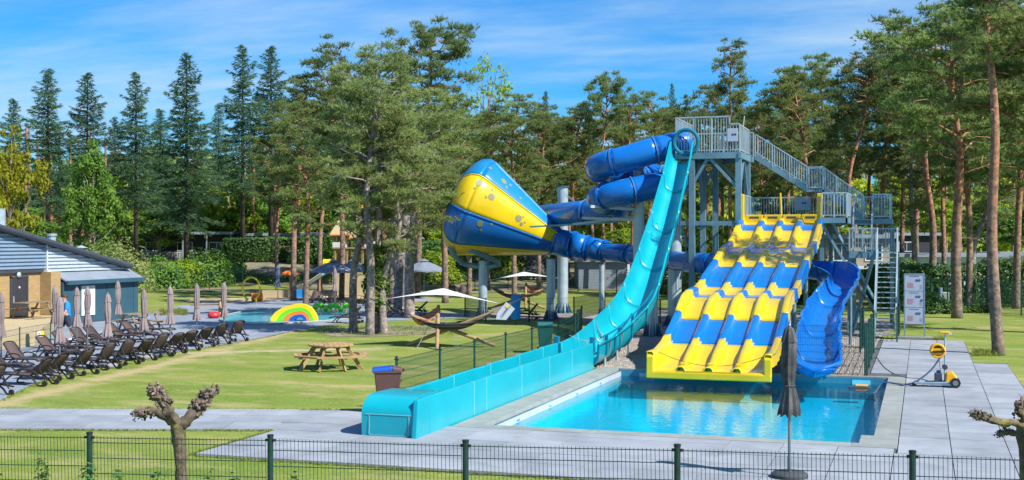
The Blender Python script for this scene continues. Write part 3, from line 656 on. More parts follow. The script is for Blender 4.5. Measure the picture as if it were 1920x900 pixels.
# --- coiled blue tube
bt = thing('tube_slide', rd(5.6, 55.1, 0), 'closed blue tube slide coiling twice beside the top platform', 'water slide')
tp = [(7.55, 54.3, 8.12), (7.1, 54.1, 8.02), (6.0, 54, 7.75), (4.95, 54, 7.42), (4.2, 54.3, 7.25), (3.82, 55.0, 7.12), (4.15, 55.75, 7.02), (4.95, 56.1, 6.95), (6.0, 56.2, 6.8), (6.7, 56.1, 6.7), (7.3, 55.7, 6.58), (7.5, 55.1, 6.48), (7.2, 54.5, 6.4), (6.4, 54.1, 6.28), (5.5, 54, 6.1), (4.95, 54, 5.98), (4.2, 54.3, 5.84), (3.85, 55.0, 5.72), (4.2, 55.9, 5.6), (4.8, 56.7, 5.48), (4.9, 57.7, 5.36), (4.2, 58.6, 5.26), (3.2, 59.8, 5.2), (2.2, 62, 5.14), (1.3, 65, 5.1), (.2, 67, 5.0)]
path = smooth_path([rd(*p) for p in tp], 5); cuts = [0, 16, 30, 44, 58, 74, 88, 104, len(path)-1]
cuts = list(range(0, len(path), 9)); cuts[-1] = len(path)-1
for a, b in zip(cuts, cuts[1:]):
    obj('tube_section', MB().tube(path[a:b+1], .56, 20, cap=False), 'blue_grp', bt, smooth=True, solid=.02, soff=1)
    q = path[b]; t = (path[b]-path[b-1]).normalized()
    obj('joint_ring', MB().tube([q-t*.035, q+t*.035], .625, 20), 'blue_grp', bt, smooth=True, angle=30)
    obj('bolt_seam', MB().tube([q+t*.036, q+t*.046], .63, 20), 'steel_light', bt)
for d0, z0 in ((54, 7.0), (54, 5.45)):
    pass
for (r0, r1, dd, zz) in ((5.6, 3.4, 54.0, 5.36), (5.6, 3.2, 56.5, 4.9), (5.6, 4.2, 55.6, 6.4), (5.62, 5.62, 53.9, 7.12)):
    obj('support_arm', MB().beam(rd(5.62, 55.1, zz-.12), rd(r1, dd, zz), .12), 'steel_light', bt)
obj('walkway', MB().beam(rd(.9, 58.2, 4.52), rd(4.8, 56.9, 4.72), .5, .07), 'steel', bt)
obj('walkway', MB().beam(rd(2.8, 57.0, 4.62), rd(5.6, 55.4, 4.95), .12, .1), 'steel_light', bt)
for k in range(3): obj('stay_wire', MB().tube([rd(2.72, 65, 6.4-.1*k), rd(4.0+k*.3, 57, 4.75)], .012, 4), 'steel_light', bt)

# --- funnel
P0 = ond(1040, 453, 61.5); right = Vector((C_, S_, 0)); upv = Vector((0, 0, 1)); fwd = Vector((-S_, C_, 0))
ax = (right*-.92+upv*.39+fwd*.10).normalized()
n1v = (upv-ax*upv.dot(ax)).normalized(); n2v = (-fwd-ax*(-fwd).dot(ax)); n2v = (n2v-n1v*n2v.dot(n1v)).normalized()
FP = [(0, .66), (.6, .92), (1.4, 1.27), (2.4, 1.70), (3.4, 2.13), (4.15, 2.45), (4.5, 2.5), (4.85, 2.34), (5.15, 2.0), (5.38, 1.5), (5.5, .9), (5.53, 0.02)]
def fpt(s, a, k=0):
    r = lerp_tab(FP, s)+k; return P0+ax*s+(n1v*math.cos(a)+n2v*math.sin(a))*r
fn = thing('funnel_slide', rd(1.0, 61.5, 0), 'giant yellow and blue striped funnel lying on its side', 'water slide')
ss = [0, .3, .6, 1, 1.4, 1.9, 2.4, 2.9, 3.4, 3.8, 4.15, 4.33, 4.5, 4.68, 4.85, 5.0, 5.15, 5.27, 5.38, 5.45, 5.5, 5.53]
SEAM0 = R(6)
for i in range(8):
    a0 = SEAM0+R(45)*(i-1); a1 = a0+R(45); m = ['yellow_grp', 'cone_light', 'yellow_grp', 'cone_blue', 'yellow_grp', 'cone_blue', 'yellow_grp', 'cone_blue'][i]
    for sa, sb in ((0, 11), (11, 22)):
        rows = [[fpt(s, a0+(a1-a0)*k/8) for k in range(9)] for s in ss[sa:min(sb+1, 22)]]
        obj('funnel_petal', MB().grid(rows), m, fn, smooth=True, solid=.03)
    obj('petal_flange', MB().tube([fpt(s, a0, .03) for s in ss[:-1]], .045, 6), m, fn, smooth=True)
obj('ring_seam', MB().tube([fpt(3.8, 2*math.pi*k/48, .01) for k in range(49)], .022, 5), 'anthracite', fn)
obj('neck_collar', MB().tube([P0-ax*.04, P0+ax*.06], .73, 24), 'cone_blue', fn, smooth=True, angle=30)
dots = [(4.3, 60, .17), (4.38, 68, .06), (3.5, 67, .17), (3.62, 58, .06), (3.72, 71, .07), (1.95, 75, .17), (1.78, 68, .05), (1.72, 82, .09), (1.6, 76, .05),
        (3.5, 104, .16), (3.35, 112, .07), (4.5, 106, .1), (3.0, 100, .07), (4.55, 115, .06), (3.35, 34, .16), (3.1, 40, .07), (3.0, 30, .08), (2.3, 38, .06), (4.2, 32, .09)]
for s, a, r in dots:
    a = R(a); c = fpt(s, a, .0); e = (fpt(s+.05, a)-fpt(s-.05, a)).normalized(); w = (fpt(s, a+.02)-fpt(s, a-.02)).normalized(); nn = e.cross(w).normalized()
    if nn.dot(c-(P0+ax*s)) < 0: nn = -nn
    pts = []
    for k in range(16):
        off = e*(r*math.cos(2*math.pi*k/16))+w*(r*math.sin(2*math.pi*k/16)); q = c+off
        sq = (q-P0).dot(ax); qq = q-P0-ax*sq; aa = math.atan2(qq.dot(n2v), qq.dot(n1v)); pts.append(fpt(sq, aa, .045))
    obj('paint_dot', MB().add(pts, [tuple(range(16))]), 'dot_grey', fn)
# neck sections and the narrow tube
neck = [P0+ax*.02, ond(1060, 457, 61.3), ond(1075, 460, 61.1), ond(1100, 465, 60.9), ond(1118, 468, 60.7), ond(1133, 471, 60.5)]
obj('neck_section', MB().tube(neck[:3], [.67, .68, .66], 22, cap=False), 'blue_grp', fn, smooth=True, solid=.02)
obj('neck_section', MB().tube(neck[2:4], [.64, .6], 22, cap=False), 'blue_grp', fn, smooth=True, solid=.02)
obj('neck_section', MB().tube(neck[3:], [.58, .56, .52], 22, cap=False), 'blue_grp', fn, smooth=True, solid=.02)
for q, r in ((2, .72), (3, .66), (5, .58)):
    t = (neck[q]-neck[q-1]).normalized(); obj('neck_ring', MB().tube([neck[q]-t*.04, neck[q]+t*.04], r, 22), 'blue_grp', fn, smooth=True, angle=30)
for e in (-1, 1):
    b0 = rd(-1.45, 62, 2.55); b1 = fpt(3.9, R(180-38*e)) if False else fpt(3.6 if e > 0 else 4.5, R(150), .05)
    mid = b0+Vector((0, 0, .15))+right*(-.9 if e < 0 else .8)
    obj('fork_arm', MB().tube(smooth_path([b0, mid, mid.lerp(b1, .5)+right*(-.15 if e < 0 else .15), b1], 4), .13, 10), 'steel', c905, smooth=True)
nt_ = thing('narrow_tube', rd(4.4, 61, 0), 'narrow blue tube running from the funnel under the four-lane slide', 'water slide')
tpath = smooth_path([ond(1122, 469, 60.7), ond(1180, 477, 59.2), ond(1260, 488, 56.5), onY(1335, 496, 52.6), Vector((-6.3, 51.3, 2.66)), Vector((-4.9, 50.75, 2.5))], 6)
for a in range(0, len(tpath)-1, 6):
    obj('tube_section', MB().tube(tpath[a:a+7], .43, 18, cap=False), 'blue_grp', nt_, smooth=True, solid=.02, soff=1)
    q = tpath[a]; t = (tpath[a+1]-tpath[a]).normalized(); obj('joint_ring', MB().tube([q-t*.03, q+t*.03], .48, 18), 'blue_grp', nt_, smooth=True, angle=30)
# --- open blue trough, tub-like mouth at the pool
ot = thing('curved_trough', (-2.9, 37, 0), 'deep blue open trough slide curving down into the pool', 'water slide')
op = smooth_path([(-4.95, 50.8, 2.45), (-4.1, 50.45, 2.36), (-3.25, 49.7, 2.22), (-2.82, 48.4, 2.03), (-2.88, 46.3, 1.75), (-3.08, 43.4, 1.32), (-3.08, 40.4, .82), (-2.95, 38, .45), (-2.85, 36.3, .24), (-2.82, 35.4, .16)], 6)
def tsec(i):
    p = op[i]; t = (op[min(i+1, len(op)-1)]-op[max(i-1, 0)]); t.z = 0; t.normalize(); s = Vector((t.y, -t.x, 0))  # s points to the right of travel
    f = i/(len(op)-1); w = .40+.17*f; hl = lerp_tab([(0, .6), (.25, .85), (.4, .62), (.8, .46), (1, .36)], f); hr = lerp_tab([(0, .62), (.25, .55), (.45, .6), (.8, .56), (1, .40)], f)
    res = []
    wob = .035*math.sin(i*1.7)*(1 if .3 < f < .85 else 0)
    for k in range(-9, 10):
        a = k/9; xx = w*math.sin(a*math.pi/2)*1.02; hh = hr if k > 0 else hl
        z = (abs(a)**2.3)*hh; res.append(p+s*(xx*(1+.10*abs(a)**4)+(wob if abs(k) > 3 else 0))+Vector((0, 0, z)))
    e = res[-1]+s*.07, res[-1]+s*.07-Vector((0, 0, .06)); b = res[0]-s*.07, res[0]-s*.07-Vector((0, 0, .06))
    return [b[1], b[0]]+res+[e[0], e[1]]
secs = [tsec(i) for i in range(len(op))]
for a in range(0, len(op)-1, 9):
    b = min(a+9, len(op)-1); obj('trough_section', MB().grid(secs[a:b+1]), 'blue_grp', ot, smooth=True, angle=50, solid=.03)
    obj('joint_flange', MB().tube([q-Vector((0, 0, .05)) for q in secs[a][2:-2]], .05, 5), 'blue_grp', ot)
# rounded mouth
pe = op[-1]; mouth = []
for j in range(7):
    a = math.pi/2*j/6; sc = math.cos(a); fy = -.75*math.sin(a)
    mouth.append([Vector((pe.x+(q.x-pe.x)*max(sc, .02), pe.y+fy*(1-.0*abs(q.x-pe.x)), pe.z+.0+(q.z-pe.z)*(sc)+.0*j+.32*(1-sc)*min(1, abs(q.x-pe.x)/.3+.3)*.6)) for q in secs[-1]])
obj('mouth_lip', MB().grid(mouth), 'blue_grp', ot, smooth=True, solid=.04)
obj('mouth_rim', MB().tube([Vector((m_[2].x, m_[2].y, m_[2].z)) for m_ in mouth]+[Vector((m_[-3].x, m_[-3].y, m_[-3].z)) for m_ in reversed(mouth)], .05, 8), 'blue_grp', ot, smooth=True)
for i in (20, 30, 40, 47):
    p = op[i]; obj('support_leg', MB().cyl((p.x+.25, p.y, 0), (p.x+.25, p.y, p.z+.05), .06), 'steel', ot, smooth=True)
    obj('cradle', MB().beam((p.x-.4, p.y, p.z-.06), (p.x+.45, p.y, p.z-.06), .08), 'steel', ot)

# ================================================================== STEEL TOWER
tw = thing('slide_tower', (-7.4, 54.5, 0), 'galvanised steel slide tower with two platforms, stairs and baluster railings', 'tower')
ZT, ZM, ZL = 7.63, 4.83, 3.41
def bm(name, p, q, w, h=None, m='steel'): return obj(name, MB().beam(p, q, w, h), m, tw)
def railing(p, q, h, post=1.25, bottom=.1, sp=.115, name='railing'):
    p, q = Vector(p), Vector(q); L = (q-p).length; up = Vector((0, 0, 1)); f = MB()
    f.beam(p+up*h, q+up*h, .055); f.beam(p+up*bottom, q+up*bottom, .035)
    n = max(1, round(L/post))
    for i in range(n+1): c = p.lerp(q, i/n); f.beam(c, c+up*h, .055)
    o = obj(name, f, 'steel_light', tw)
    b = MB(); k = int(L/sp)
    for i in range(1, k): c = p.lerp(q, i/k); b.beam(c+up*bottom, c+up*h, .024)
    obj('balusters', b, 'steel_light', o); return o
for (x, yy, z) in ((-7.42, 53.08, ZT-.03), (-7.42, 55.9, ZT-.03), (-9.4, 53.08, ZT-.27), (-9.4, 55.9, ZT-.27), (-9.0, 56.9, ZT-.3)): bm('tower_post', (x, yy, 0), (x, yy, z), .24)
for (x, yy, z) in ((-4.0, 53.4, ZM-.15), (-3.9, 57.2, ZM-.15), (-6.9, 57.2, ZM-.15), (-2.95, 54.6, ZL-.1), (-1.3, 57.7, ZM-.1), (-2.85, 56.3, ZL-.1), (-1.05, 56.1, ZL-.1), (-4.35, 56.6, 6.0)): bm('tower_post', (x, yy, 0), (x, yy, z), .17)
# top platform: edge beams, grating boards
for p, q in (((-10.1, 53, ZT-.13), (-7.3, 53, ZT-.13)), ((-10.1, 57, ZT-.13), (-7.3, 57, ZT-.13)), ((-7.34, 52.9, ZT-.13), (-7.34, 57.1, ZT-.13)), ((-10.06, 52.9, ZT-.13), (-10.06, 57.1, ZT-.13)), ((-8.7, 53.1, ZT-.2), (-8.7, 56.9, ZT-.2))): bm('edge_beam', p, q, .12, .26)
for i in range(8): obj('deck_board', MB().box((-10.0, 53.07+i*.49, ZT-.06), (-7.41, 53.55+i*.49, ZT-.015)), 'steel_dark', tw)
railing((-10.08, 53, ZT), (-7.79, 53, ZT), 1.52, .8); railing((-7.77, 53, ZT), (-7.36, 53, ZT), 1.2, .6); railing((-7.36, 53.05, ZT), (-7.36, 55.95, ZT), 1.15)
railing((-10.08, 53.05, ZT), (-10.08, 57, ZT), 1.52, 1.3); railing((-10.0, 57, ZT), (-7.3, 57, ZT), 1.15)
# braces under top platform
for yy in (53.08, 55.9):
    bm('brace', (-8.75, yy, ZT-.28), (-9.4, yy, 6.25), .12); bm('brace', (-8.6, yy, ZT-.28), (-7.45, yy, 6.1), .12)
for x in (-7.42, -9.4):
    bm('brace', (x, 54.4, ZT-.3), (x, 53.15, 5.7), .12); bm('brace', (x, 54.6, ZT-.3), (x, 55.8, 5.7), .12)
bm('tie_beam', (-9.9, 53.08, 4.62), (-7.45, 53.08, 4.62), .14, .18); bm('tie_beam', (-9.9, 55.9, 4.62), (-7.45, 55.9, 4.62), .14, .18)
bm('brace', (-9.9, 53.3, 4.5), (-9.3, 53.3, 2.2), .08); bm('brace', (-9.95, 53.3, 2.2), (-9.4, 53.3, 4.5), .08)
# middle platform
for i in range(7): obj('deck_board', MB().box((-7.3, 54.05+i*.49, ZM-.05), (-3.0, 54.53+i*.49, ZM-.01)), 'steel_dark', tw)
obj('deck_board', MB().box((-3.95, 53.1, ZM-.05), (-3.0, 54.04, ZM-.01)), 'steel_dark', tw)
for i in range(4): obj('deck_board', MB().box((-2.99, 56.25+i*.44, ZM-.05), (-1.35, 56.68+i*.44, ZM-.01)), 'steel_dark', tw)
for p, q in (((-4.1, 53.05, ZM-.12), (-2.95, 53.05, ZM-.12)), ((-7.4, 57.5, ZM-.12), (-1.3, 58.05, ZM-.12)), ((-2.97, 53, ZM-.12), (-2.97, 56.2, ZM-.12)), ((-3.0, 56.2, ZM-.12), (-1.3, 56.2, ZM-.12)), ((-1.3, 56.2, ZM-.12), (-1.3, 58, ZM-.12)), ((-7.3, 54.0, ZM-.16), (-4.0, 54.0, ZM-.16))): bm('edge_beam', p, q, .1, .22)
railing((-3.98, 53.02, ZM), (-2.98, 53.02, ZM), 1.02, .55); railing((-2.95, 53.05, ZM), (-2.95, 56.1, ZM), 1.0)
railing((-7.35, 57.5, ZM), (-1.35, 58.0, ZM), 1.0); railing((-1.32, 56.25, ZM), (-1.32, 57.95, ZM), 1.05); railing((-2.05, 56.22, ZM), (-1.35, 56.22, ZM), 1.05)
railing((-7.35, 54.1, ZM), (-7.35, 57.4, ZM), 1.0)
# stair flights
def flight(a, b, n, w, along):
    """a: foot, b: head (both on the centre line), along 'x' or 'y'"""
    a, b = Vector(a), Vector(b); side = Vector((0, w/2, 0)) if along == 'x' else Vector((w/2, 0, 0)); up = Vector((0, 0, 1))
    for s in (-1, 1):
        obj('stringer', MB().beam(a+side*s, b+side*s, .05, .24), 'steel', tw)
        p, q = a+side*s*1.04, b+side*s*1.04; L = (q-p).length; f = MB()
        f.beam(p+up*1.0, q+up*1.0, .05); f.beam(p+up*.2, q+up*.2, .03)
        for i in range(4): c = p.lerp(q, i/3); f.beam(c, c+up, .05)
        o = obj('railing', f, 'steel_light', tw); bb = MB(); k = int(L/.125)
        for i in range(1, k): c = p.lerp(q, i/k); bb.beam(c+up*.2, c+up, .024)
        obj('balusters', bb, 'steel_light', o)
    for i in range(n):
        c = a.lerp(b, (i+.5)/n)
        sz = (.26, w-.06, .035) if along == 'x' else (w-.06, .22, .035)
        obj('tread', MB().cbox(c+up*.06, sz), 'steel_light', tw)
flight((-1.40, 51.05, 0), (-1.40, 54.5, ZL), 17, .78, 'y')
flight((-2.45, 54.95, ZL), (-2.45, 56.25, ZM), 7, .74, 'y')
flight((-2.45, 56.55, ZM), (-4.15, 56.55, 6.1), 7, .85, 'x'); flight((-4.85, 56.55, 6.15), (-7.1, 56.55, ZT), 8, .85, 'x')
obj('landing', MB().box((-4.9, 56.1, 6.02), (-4.1, 57.0, 6.12)), 'steel', tw); railing((-4.85, 56.12, 6.12), (-4.15, 56.12, 6.12), 1.0, .7); railing((-4.85, 57, 6.12), (-4.15, 57, 6.12), 1.0, .7)
obj('landing', MB().box((-2.95, 54.5, ZL-.06), (-1.0, 56.2, ZL)), 'steel', tw); bm('edge_beam', (-2.97, 54.47, ZL-.16), (-1.85, 54.47, ZL-.16), .06, .24, 'blue_steel' if 'blue_steel' in MATS else 'steel')
railing((-2.95, 54.5, ZL), (-1.87, 54.5, ZL), .98, .55); railing((-1.02, 54.6, ZL), (-1.02, 56.15, ZL), .98, .7); railing((-2.95, 54.55, ZL), (-2.95, 55.0, ZL), .98, .5); railing((-2.0, 56.18, ZL), (-1.05, 56.18, ZL), .98, .5)
bm('brace', (-4.0, 53.3, 4.55), (-1.9, 53.6, 1.0), .13, .1); bm('brace', (-3.7, 54.3, 4.7), (-2.0, 55.4, 1.4), .13, .1); bm('brace', (-1.95, 54.6, ZL-.1), (-2.75, 52.6, .05), .12)
for (a, b, c) in (((-7.65, 52.93, 8.35), .45, .55), ((-5.15, 57.4, 5.55), .72, .62)):
    sgn = obj('sign_panel', MB().cbox(a, (b, .03, c)), 'sign_white', tw, bevel=.01)
    for k in (-1, 1): obj('sign_mark', MB().cyl((a[0]+.06+k*.055, a[1]-.02, a[2]+.02), (a[0]+.06+k*.055, a[1]-.016, a[2]+.02), .05, n=12), 'print_blue', sgn)
obj('gate_light', MB().box((-7.62, 53.6, 8.0), (-7.5, 53.7, 8.35)), 'anthracite', tw)
obj('pole', MB().cyl((-7.36, 54.0, 8.7), (-7.3, 54.0, 9.25), .025), 'steel_light', tw)

# --- rules board with three stacked panels
sb = thing('rules_board', (-.31, 51.35, 0), 'tall board of three pale instruction panels next to the stairs', 'sign')
obj('frame', MB().beam((-.68, 51.35, 0), (-.68, 51.35, 2.56), .05).beam((.06, 51.35, 0), (.06, 51.35, 2.56), .05).beam((-.68, 51.35, 2.56), (.06, 51.35, 2.56), .05), 'sign_frame', sb)
for k, (z0, z1) in enumerate(((1.90, 2.53), (1.26, 1.88), (.60, 1.24))):
    pn = obj('panel', MB().box((-.655, 51.335, z0), (.035, 51.36, z1)), 'sign_white', sb)
    f_ = 51.331
    for (x, z) in ((-.22, z0+.42), (-.12, z0+.42)) + (((-.04, z0+.28),) if k == 1 else ()):
        obj('symbol', MB().tube([(x+.036*math.cos(a*math.pi/6), f_, z+.036*math.sin(a*math.pi/6)) for a in range(13)], .012, 4), 'print_blue', pn)
    for j in range(5): obj('text_line', MB().box((-.58, f_, z0+.12+j*.045), (-.34+rng.uniform(-.04, .02), f_+.002, z0+.14+j*.045)), 'print_red', pn)
    for j in range(3): obj('text_line', MB().box((-.12, f_, z0+.08+j*.06), (-.02, f_+.002, z0+.092+j*.06)), 'print_blue', pn)
    obj('heading', MB().box((-.5, f_, z1-.07), (-.14, f_+.002, z1-.05)), 'print_blue', pn)
obj('base_slab', MB().box((-.95, 51.1, .004), (.6, 51.6, .1)), 'concrete_base', sb, bevel=.01)

# ================================================================== FENCES
panel_cache = {}
def panel_mesh(L, h, m, wv=.006, step=.05, hs=.2):
    k = (round(L, 2), round(h, 2), m, wv, step)
    if k in panel_cache: return panel_cache[k]
    b = MB(); n = int(round(L/step))
    for i in range(n+1):
        x = L*i/n; b.add([(x-wv/2, -wv/2, .04), (x+wv/2, -wv/2, .04), (x, wv/2, .04), (x-wv/2, -wv/2, h+.025), (x+wv/2, -wv/2, h+.025), (x, wv/2, h+.025)], [(0, 1, 4, 3), (1, 2, 5, 4), (2, 0, 3, 5)])
    z = .06
    zz = []
    while z < h-.05: zz.append(z); z += hs
    zz.append(h)
    for z in zz: b.box((0, -.008, z-.004), (L, -.001, z+.004)); b.box((0, .001, z-.004), (L, .008, z+.004))
    panel_cache[k] = b.mesh('mesh_panel', m); return panel_cache[k]
def fence(pts, h, label, m='fence_green', pr=.03, wv=.006, step=.05, hts=None, group=None, cap=True):
    pts = [Vector((p[0], p[1], 0)) for p in pts]
    f = thing('mesh_fence', pts[0], label, 'fence', group); pc = {}
    for i, p in enumerate(pts):
        hh = (hts[i] if hts else h)
        q = obj('fence_post', MB().cyl(p-Vector((0, 0, .05)), p+Vector((0, 0, hh+.05)), pr, n=10), m, f, smooth=True)
        if cap: obj('post_cap', MB().cyl(p+Vector((0, 0, hh+.05)), p+Vector((0, 0, hh+.075)), pr*1.12, n=10), 'black_rubber', q)
        if cap and pr > .028:
            obj('clamp', MB().box((p.x-pr*1.7, p.y-.02, hh-.01), (p.x+pr*1.7, p.y+.02, hh+.02)), 'black_rubber', q)
    for i, (a, b) in enumerate(zip(pts, pts[1:])):
        L = (b-a).length; hh = (hts[i] if hts else h); h2 = (hts[i+1] if hts else h)
        o = link(bpy.data.objects.new('mesh_panel', panel_mesh(L-2*pr, hh, m, wv, step)))
        d = (b-a).normalized(); o.parent = f; o.matrix_parent_inverse = base_matrix(f).inverted()
        o.location = a+d*pr; o.rotation_euler = (0, 0 if not hts else -math.atan2(h2-hh, L), math.atan2(d.y, d.x))
    return f
fx = [(-195, 16.95), (168, 16.2), (507, 15.62), (873, 15.05), (1270, 14.48), (1711, 13.9), (2200, 13.3)]
fy = [809, 812, 817, 827, 835, 847, 861]
fpts = []; fh = []
for (x, d), yt in zip(fx, fy):
    q = ond(x, yt, d); fpts.append((q.x, q.y)); fh.append(q.z-.06)
fence(fpts, 1.4, 'dark green wire mesh fence running along the front, before the pollarded trees', 'fence_dark', .038, .0065, hts=fh)
lf = []
for x, yt in ((753, 669.6), (831, 651.4), (898, 637), (956, 624), (1005.7, 613), (1049.5, 602)):
    q = onz(x, yt, 1.22); lf.append((-11.45, q.y))
fence(lf, 1.16, 'green mesh fence between the lawn and the turquoise slide run-out', 'fence_green', .03)
fence([(-11.45, lf[-1][1]), (-12.0, 43.6), (-12.6, 46.2), (-13.1, 48.6)], 1.16, 'green mesh fence bending away behind the green bin', 'fence_green', .03)
bf = [onz(872, 594), onz(911, 604), onz(992, 604), onz(1076, 601), onz(1134, 587), onz(1180, 590), onz(1238, 607), onz(1290, 602), onz(1340, 598), onz(1400, 596)]
fence([(p.x, p.y) for p in bf], 1.1, 'dark mesh fence round the back of the gravel under the funnel', 'fence_dark', .035, cap=False)
fence([(-1.52, 37.0), (-1.55, 39.5), (-1.58, 42.0), (-1.6, 44.5)], 1.42, 'green mesh fence beside the deck, leading to the tower stairs', 'fence_green', .032)
fence([(-3.55, 36.92), (-1.56, 36.9)], 1.42, 'green mesh fence panel on the gravel behind the blue trough mouth', 'fence_green', .028)
fence([(-2.05, 44.6), (-2.05, 47.0)], 1.42, 'short green mesh fence panel at the gravel edge by the stair foot', 'fence_green', .032)
fence([(-.92, 49.2), (-.92, 51.6), (-.92, 54.0)], 1.3, 'green mesh fence between the stair foot and the instruction board', 'fence_green', .03)
ff = []
for r_ in np.arange(-36, 14, 2.55):
    dd = 95.5 if r_ < 0 else 95.5-1.1*r_
    p = rd(r_*1.0, dd, 0); ff.append((p.x, p.y))
fence(ff, 1.8, 'tall dark mesh fence along the far edge of the grass below the bank', 'fence_dark', .035, .006, .05, cap=False)
ff = []
for x, yb in ((1700, 574), (1745, 578), (1777, 580), (1812, 583), (1850, 587), (1915, 592), (1985, 598)):
    p = onz(x, yb); ff.append((p.x, p.y))
fence(ff, 1.8, 'tall green mesh fence before the dark hedge behind the right-hand pine', 'fence_green', .04, .006, .05, cap=False)

# ================================================================== SMALL THINGS ROUND THE POOL
# closed grey parasol in front of the pool
def closed_parasol(name, label, cloth, hgt=2.42, pole='pole_metal', top=1.0, base='concrete_base', group=None, fat=1.0, seed=0):
    t = thing(name, (0, 0, 0), label, 'parasol', group)
    obj('pole', MB().cyl((0, 0, .05), (0, 0, hgt*.98), .024, n=10), pole, t, smooth=True, local=True)
    z0 = hgt*.42; k = hgt-z0; r_ = random.Random(seed); n = 40; prof = []
    tw_ = r_.uniform(0, 6)
    for f, r in ((0, .175), (.03, .172), (.14, .14), (.28, .10), (.33, .085), (.40, .105), (.58, .13), (.78, .115), (.88, .09)):
        prof.append((r*fat, z0+f*k))
    b = MB(); vs = []; fs = []
    for j, (r, z) in enumerate(prof):
        for i in range(n):
            a = 2*math.pi*i/n; fold = .30 if j < 3 else .2
            rr = r*(1-fold/2+fold*(.5+.5*math.cos(8*a+tw_+j*.12))+.05*math.sin(3*a+tw_))
            vs.append((rr*math.cos(a)+.012*math.sin(j+tw_), rr*math.sin(a), z-(.05*(.5+.5*math.cos(8*a+tw_)) if j == 0 else 0)))
    m = len(prof)
    for j in range(m-1):
        for i in range(n): fs.append((j*n+i, j*n+(i+1) % n, (j+1)*n+(i+1) % n, (j+1)*n+i))
    obj('canopy', b.add(vs, fs), cloth, t, smooth=True, local=True)
    obj('top_flounce', MB().lathe((0, 0, 0), [(.125*fat, hgt-.26), (.11*fat, hgt-.18), (.07*fat, hgt-.05), (.02, hgt)], 24, fold=.25, nf=8), cloth, t, smooth=True, local=True)
    obj('tie_strap', MB().tube([(.10*fat*math.cos(a*.4), .10*fat*math.sin(a*.4), z0+.32*k) for a in range(17)], .012, 5), cloth, t, local=True)
    obj('finial', MB().ball((0, 0, hgt+.01), .025), pole, t, local=True)
    obj('foot', MB().lathe((0, 0, 0), [(.30, 0), (.30, .05), (.26, .085), (.06, .09)], 24), base, t, smooth=True, local=True)
    obj('socket', MB().cyl((0, 0, .06), (0, 0, .34), .033, n=10), pole, t, local=True)
    return t
mat('base_dark', (.05, .055, .065), .8, var=.2, vs=6)
gp = closed_parasol('closed_parasol', 'closed grey parasol tied with a strap, standing between pool and front fence', 'fabric_grey', 2.46, fat=.95, seed=2, base='base_dark')
q = onz(1480, 899); gp.location = (q.x, q.y, .04)

# wheelie bins
def bin_(name, loc, rz, body, lid, lid2, label):
    t = thing(name, loc, label, 'bin', rz=rz); t.scale = (.88, .88, 1)
    def lp(nm, mb, m, **k): return obj(nm, mb, m, t, local=True, **k)
    b = MB(); w0, d0, w1, d1 = .22, .24, .29, .34
    b.add([(-w0, -d0, .06), (w0, -d0, .06), (w0, d0, .06), (-w0, d0, .06), (-w1, -d1, .95), (w1, -d1, .95), (w1, d1, .95), (-w1, d1, .95)], [(0,3,2,1),(4,5,6,7),(0,1,5,4),(1,2,6,5),(2,3,7,6),(3,0,4,7)])
    lp('body', b, body, bevel=.03)
    lp('rim', MB().box((-.31, -.37, .93), (.31, .36, .985)), body, bevel=.015)
    l = lp('lid', MB().add([(-.32, -.40, .96), (.32, -.40, .96), (.32, .118, .985), (-.32, .118, .985), (-.30, -.38, 1.03), (.30, -.38, 1.03), (.30, .118, 1.075), (-.30, .118, 1.075)], [(0,3,2,1),(4,5,6,7),(0,1,5,4),(1,2,6,5),(2,3,7,6),(3,0,4,7)]), lid, bevel=.02)
    lp('lid_back', MB().add([(-.32, .12, .985), (.32, .12, .985), (.32, .36, .985), (-.32, .36, .985), (-.30, .12, 1.075), (.30, .12, 1.075), (.29, .36, 1.03), (-.29, .36, 1.03)], [(0,3,2,1),(4,5,6,7),(0,1,5,4),(1,2,6,5),(2,3,7,6),(3,0,4,7)]), lid2, bevel=.02)
    lp('handle', MB().cyl((-.25, .42, .99), (.25, .42, .99), .018), body)
    for k in (-1, 1):
        lp('handle_arm', MB().beam((k*.2, .34, .96), (k*.2, .43, .99), .03), body)
        lp('wheel', MB().cyl((k*.24, .27, .10), (k*.30, .27, .10), .10, n=18), 'black_rubber')
    lp('axle', MB().cyl((-.27, .27, .1), (.27, .27, .1), .015), 'pole_metal')
    for k in range(4): lp('rib', MB().box((-.2, .25+.02*k, .2+.18*k), (.2, .29+.025*k, .22+.18*k)), body)
    return t
q = onz(727, 776); bin_('wheelie_bin', (q.x, q.y, 0), R(-66), 'bin_brown', 'bin_blue', 'bin_brown', 'brown wheelie bin with blue lid at the corner of the lawn fence')
q = onz(1080, 628); bin_('wheelie_bin', (-12.35, 41.0, 0), R(20), 'bin_green', 'bin_green', 'bin_green', 'dark green bin behind the turquoise slide')

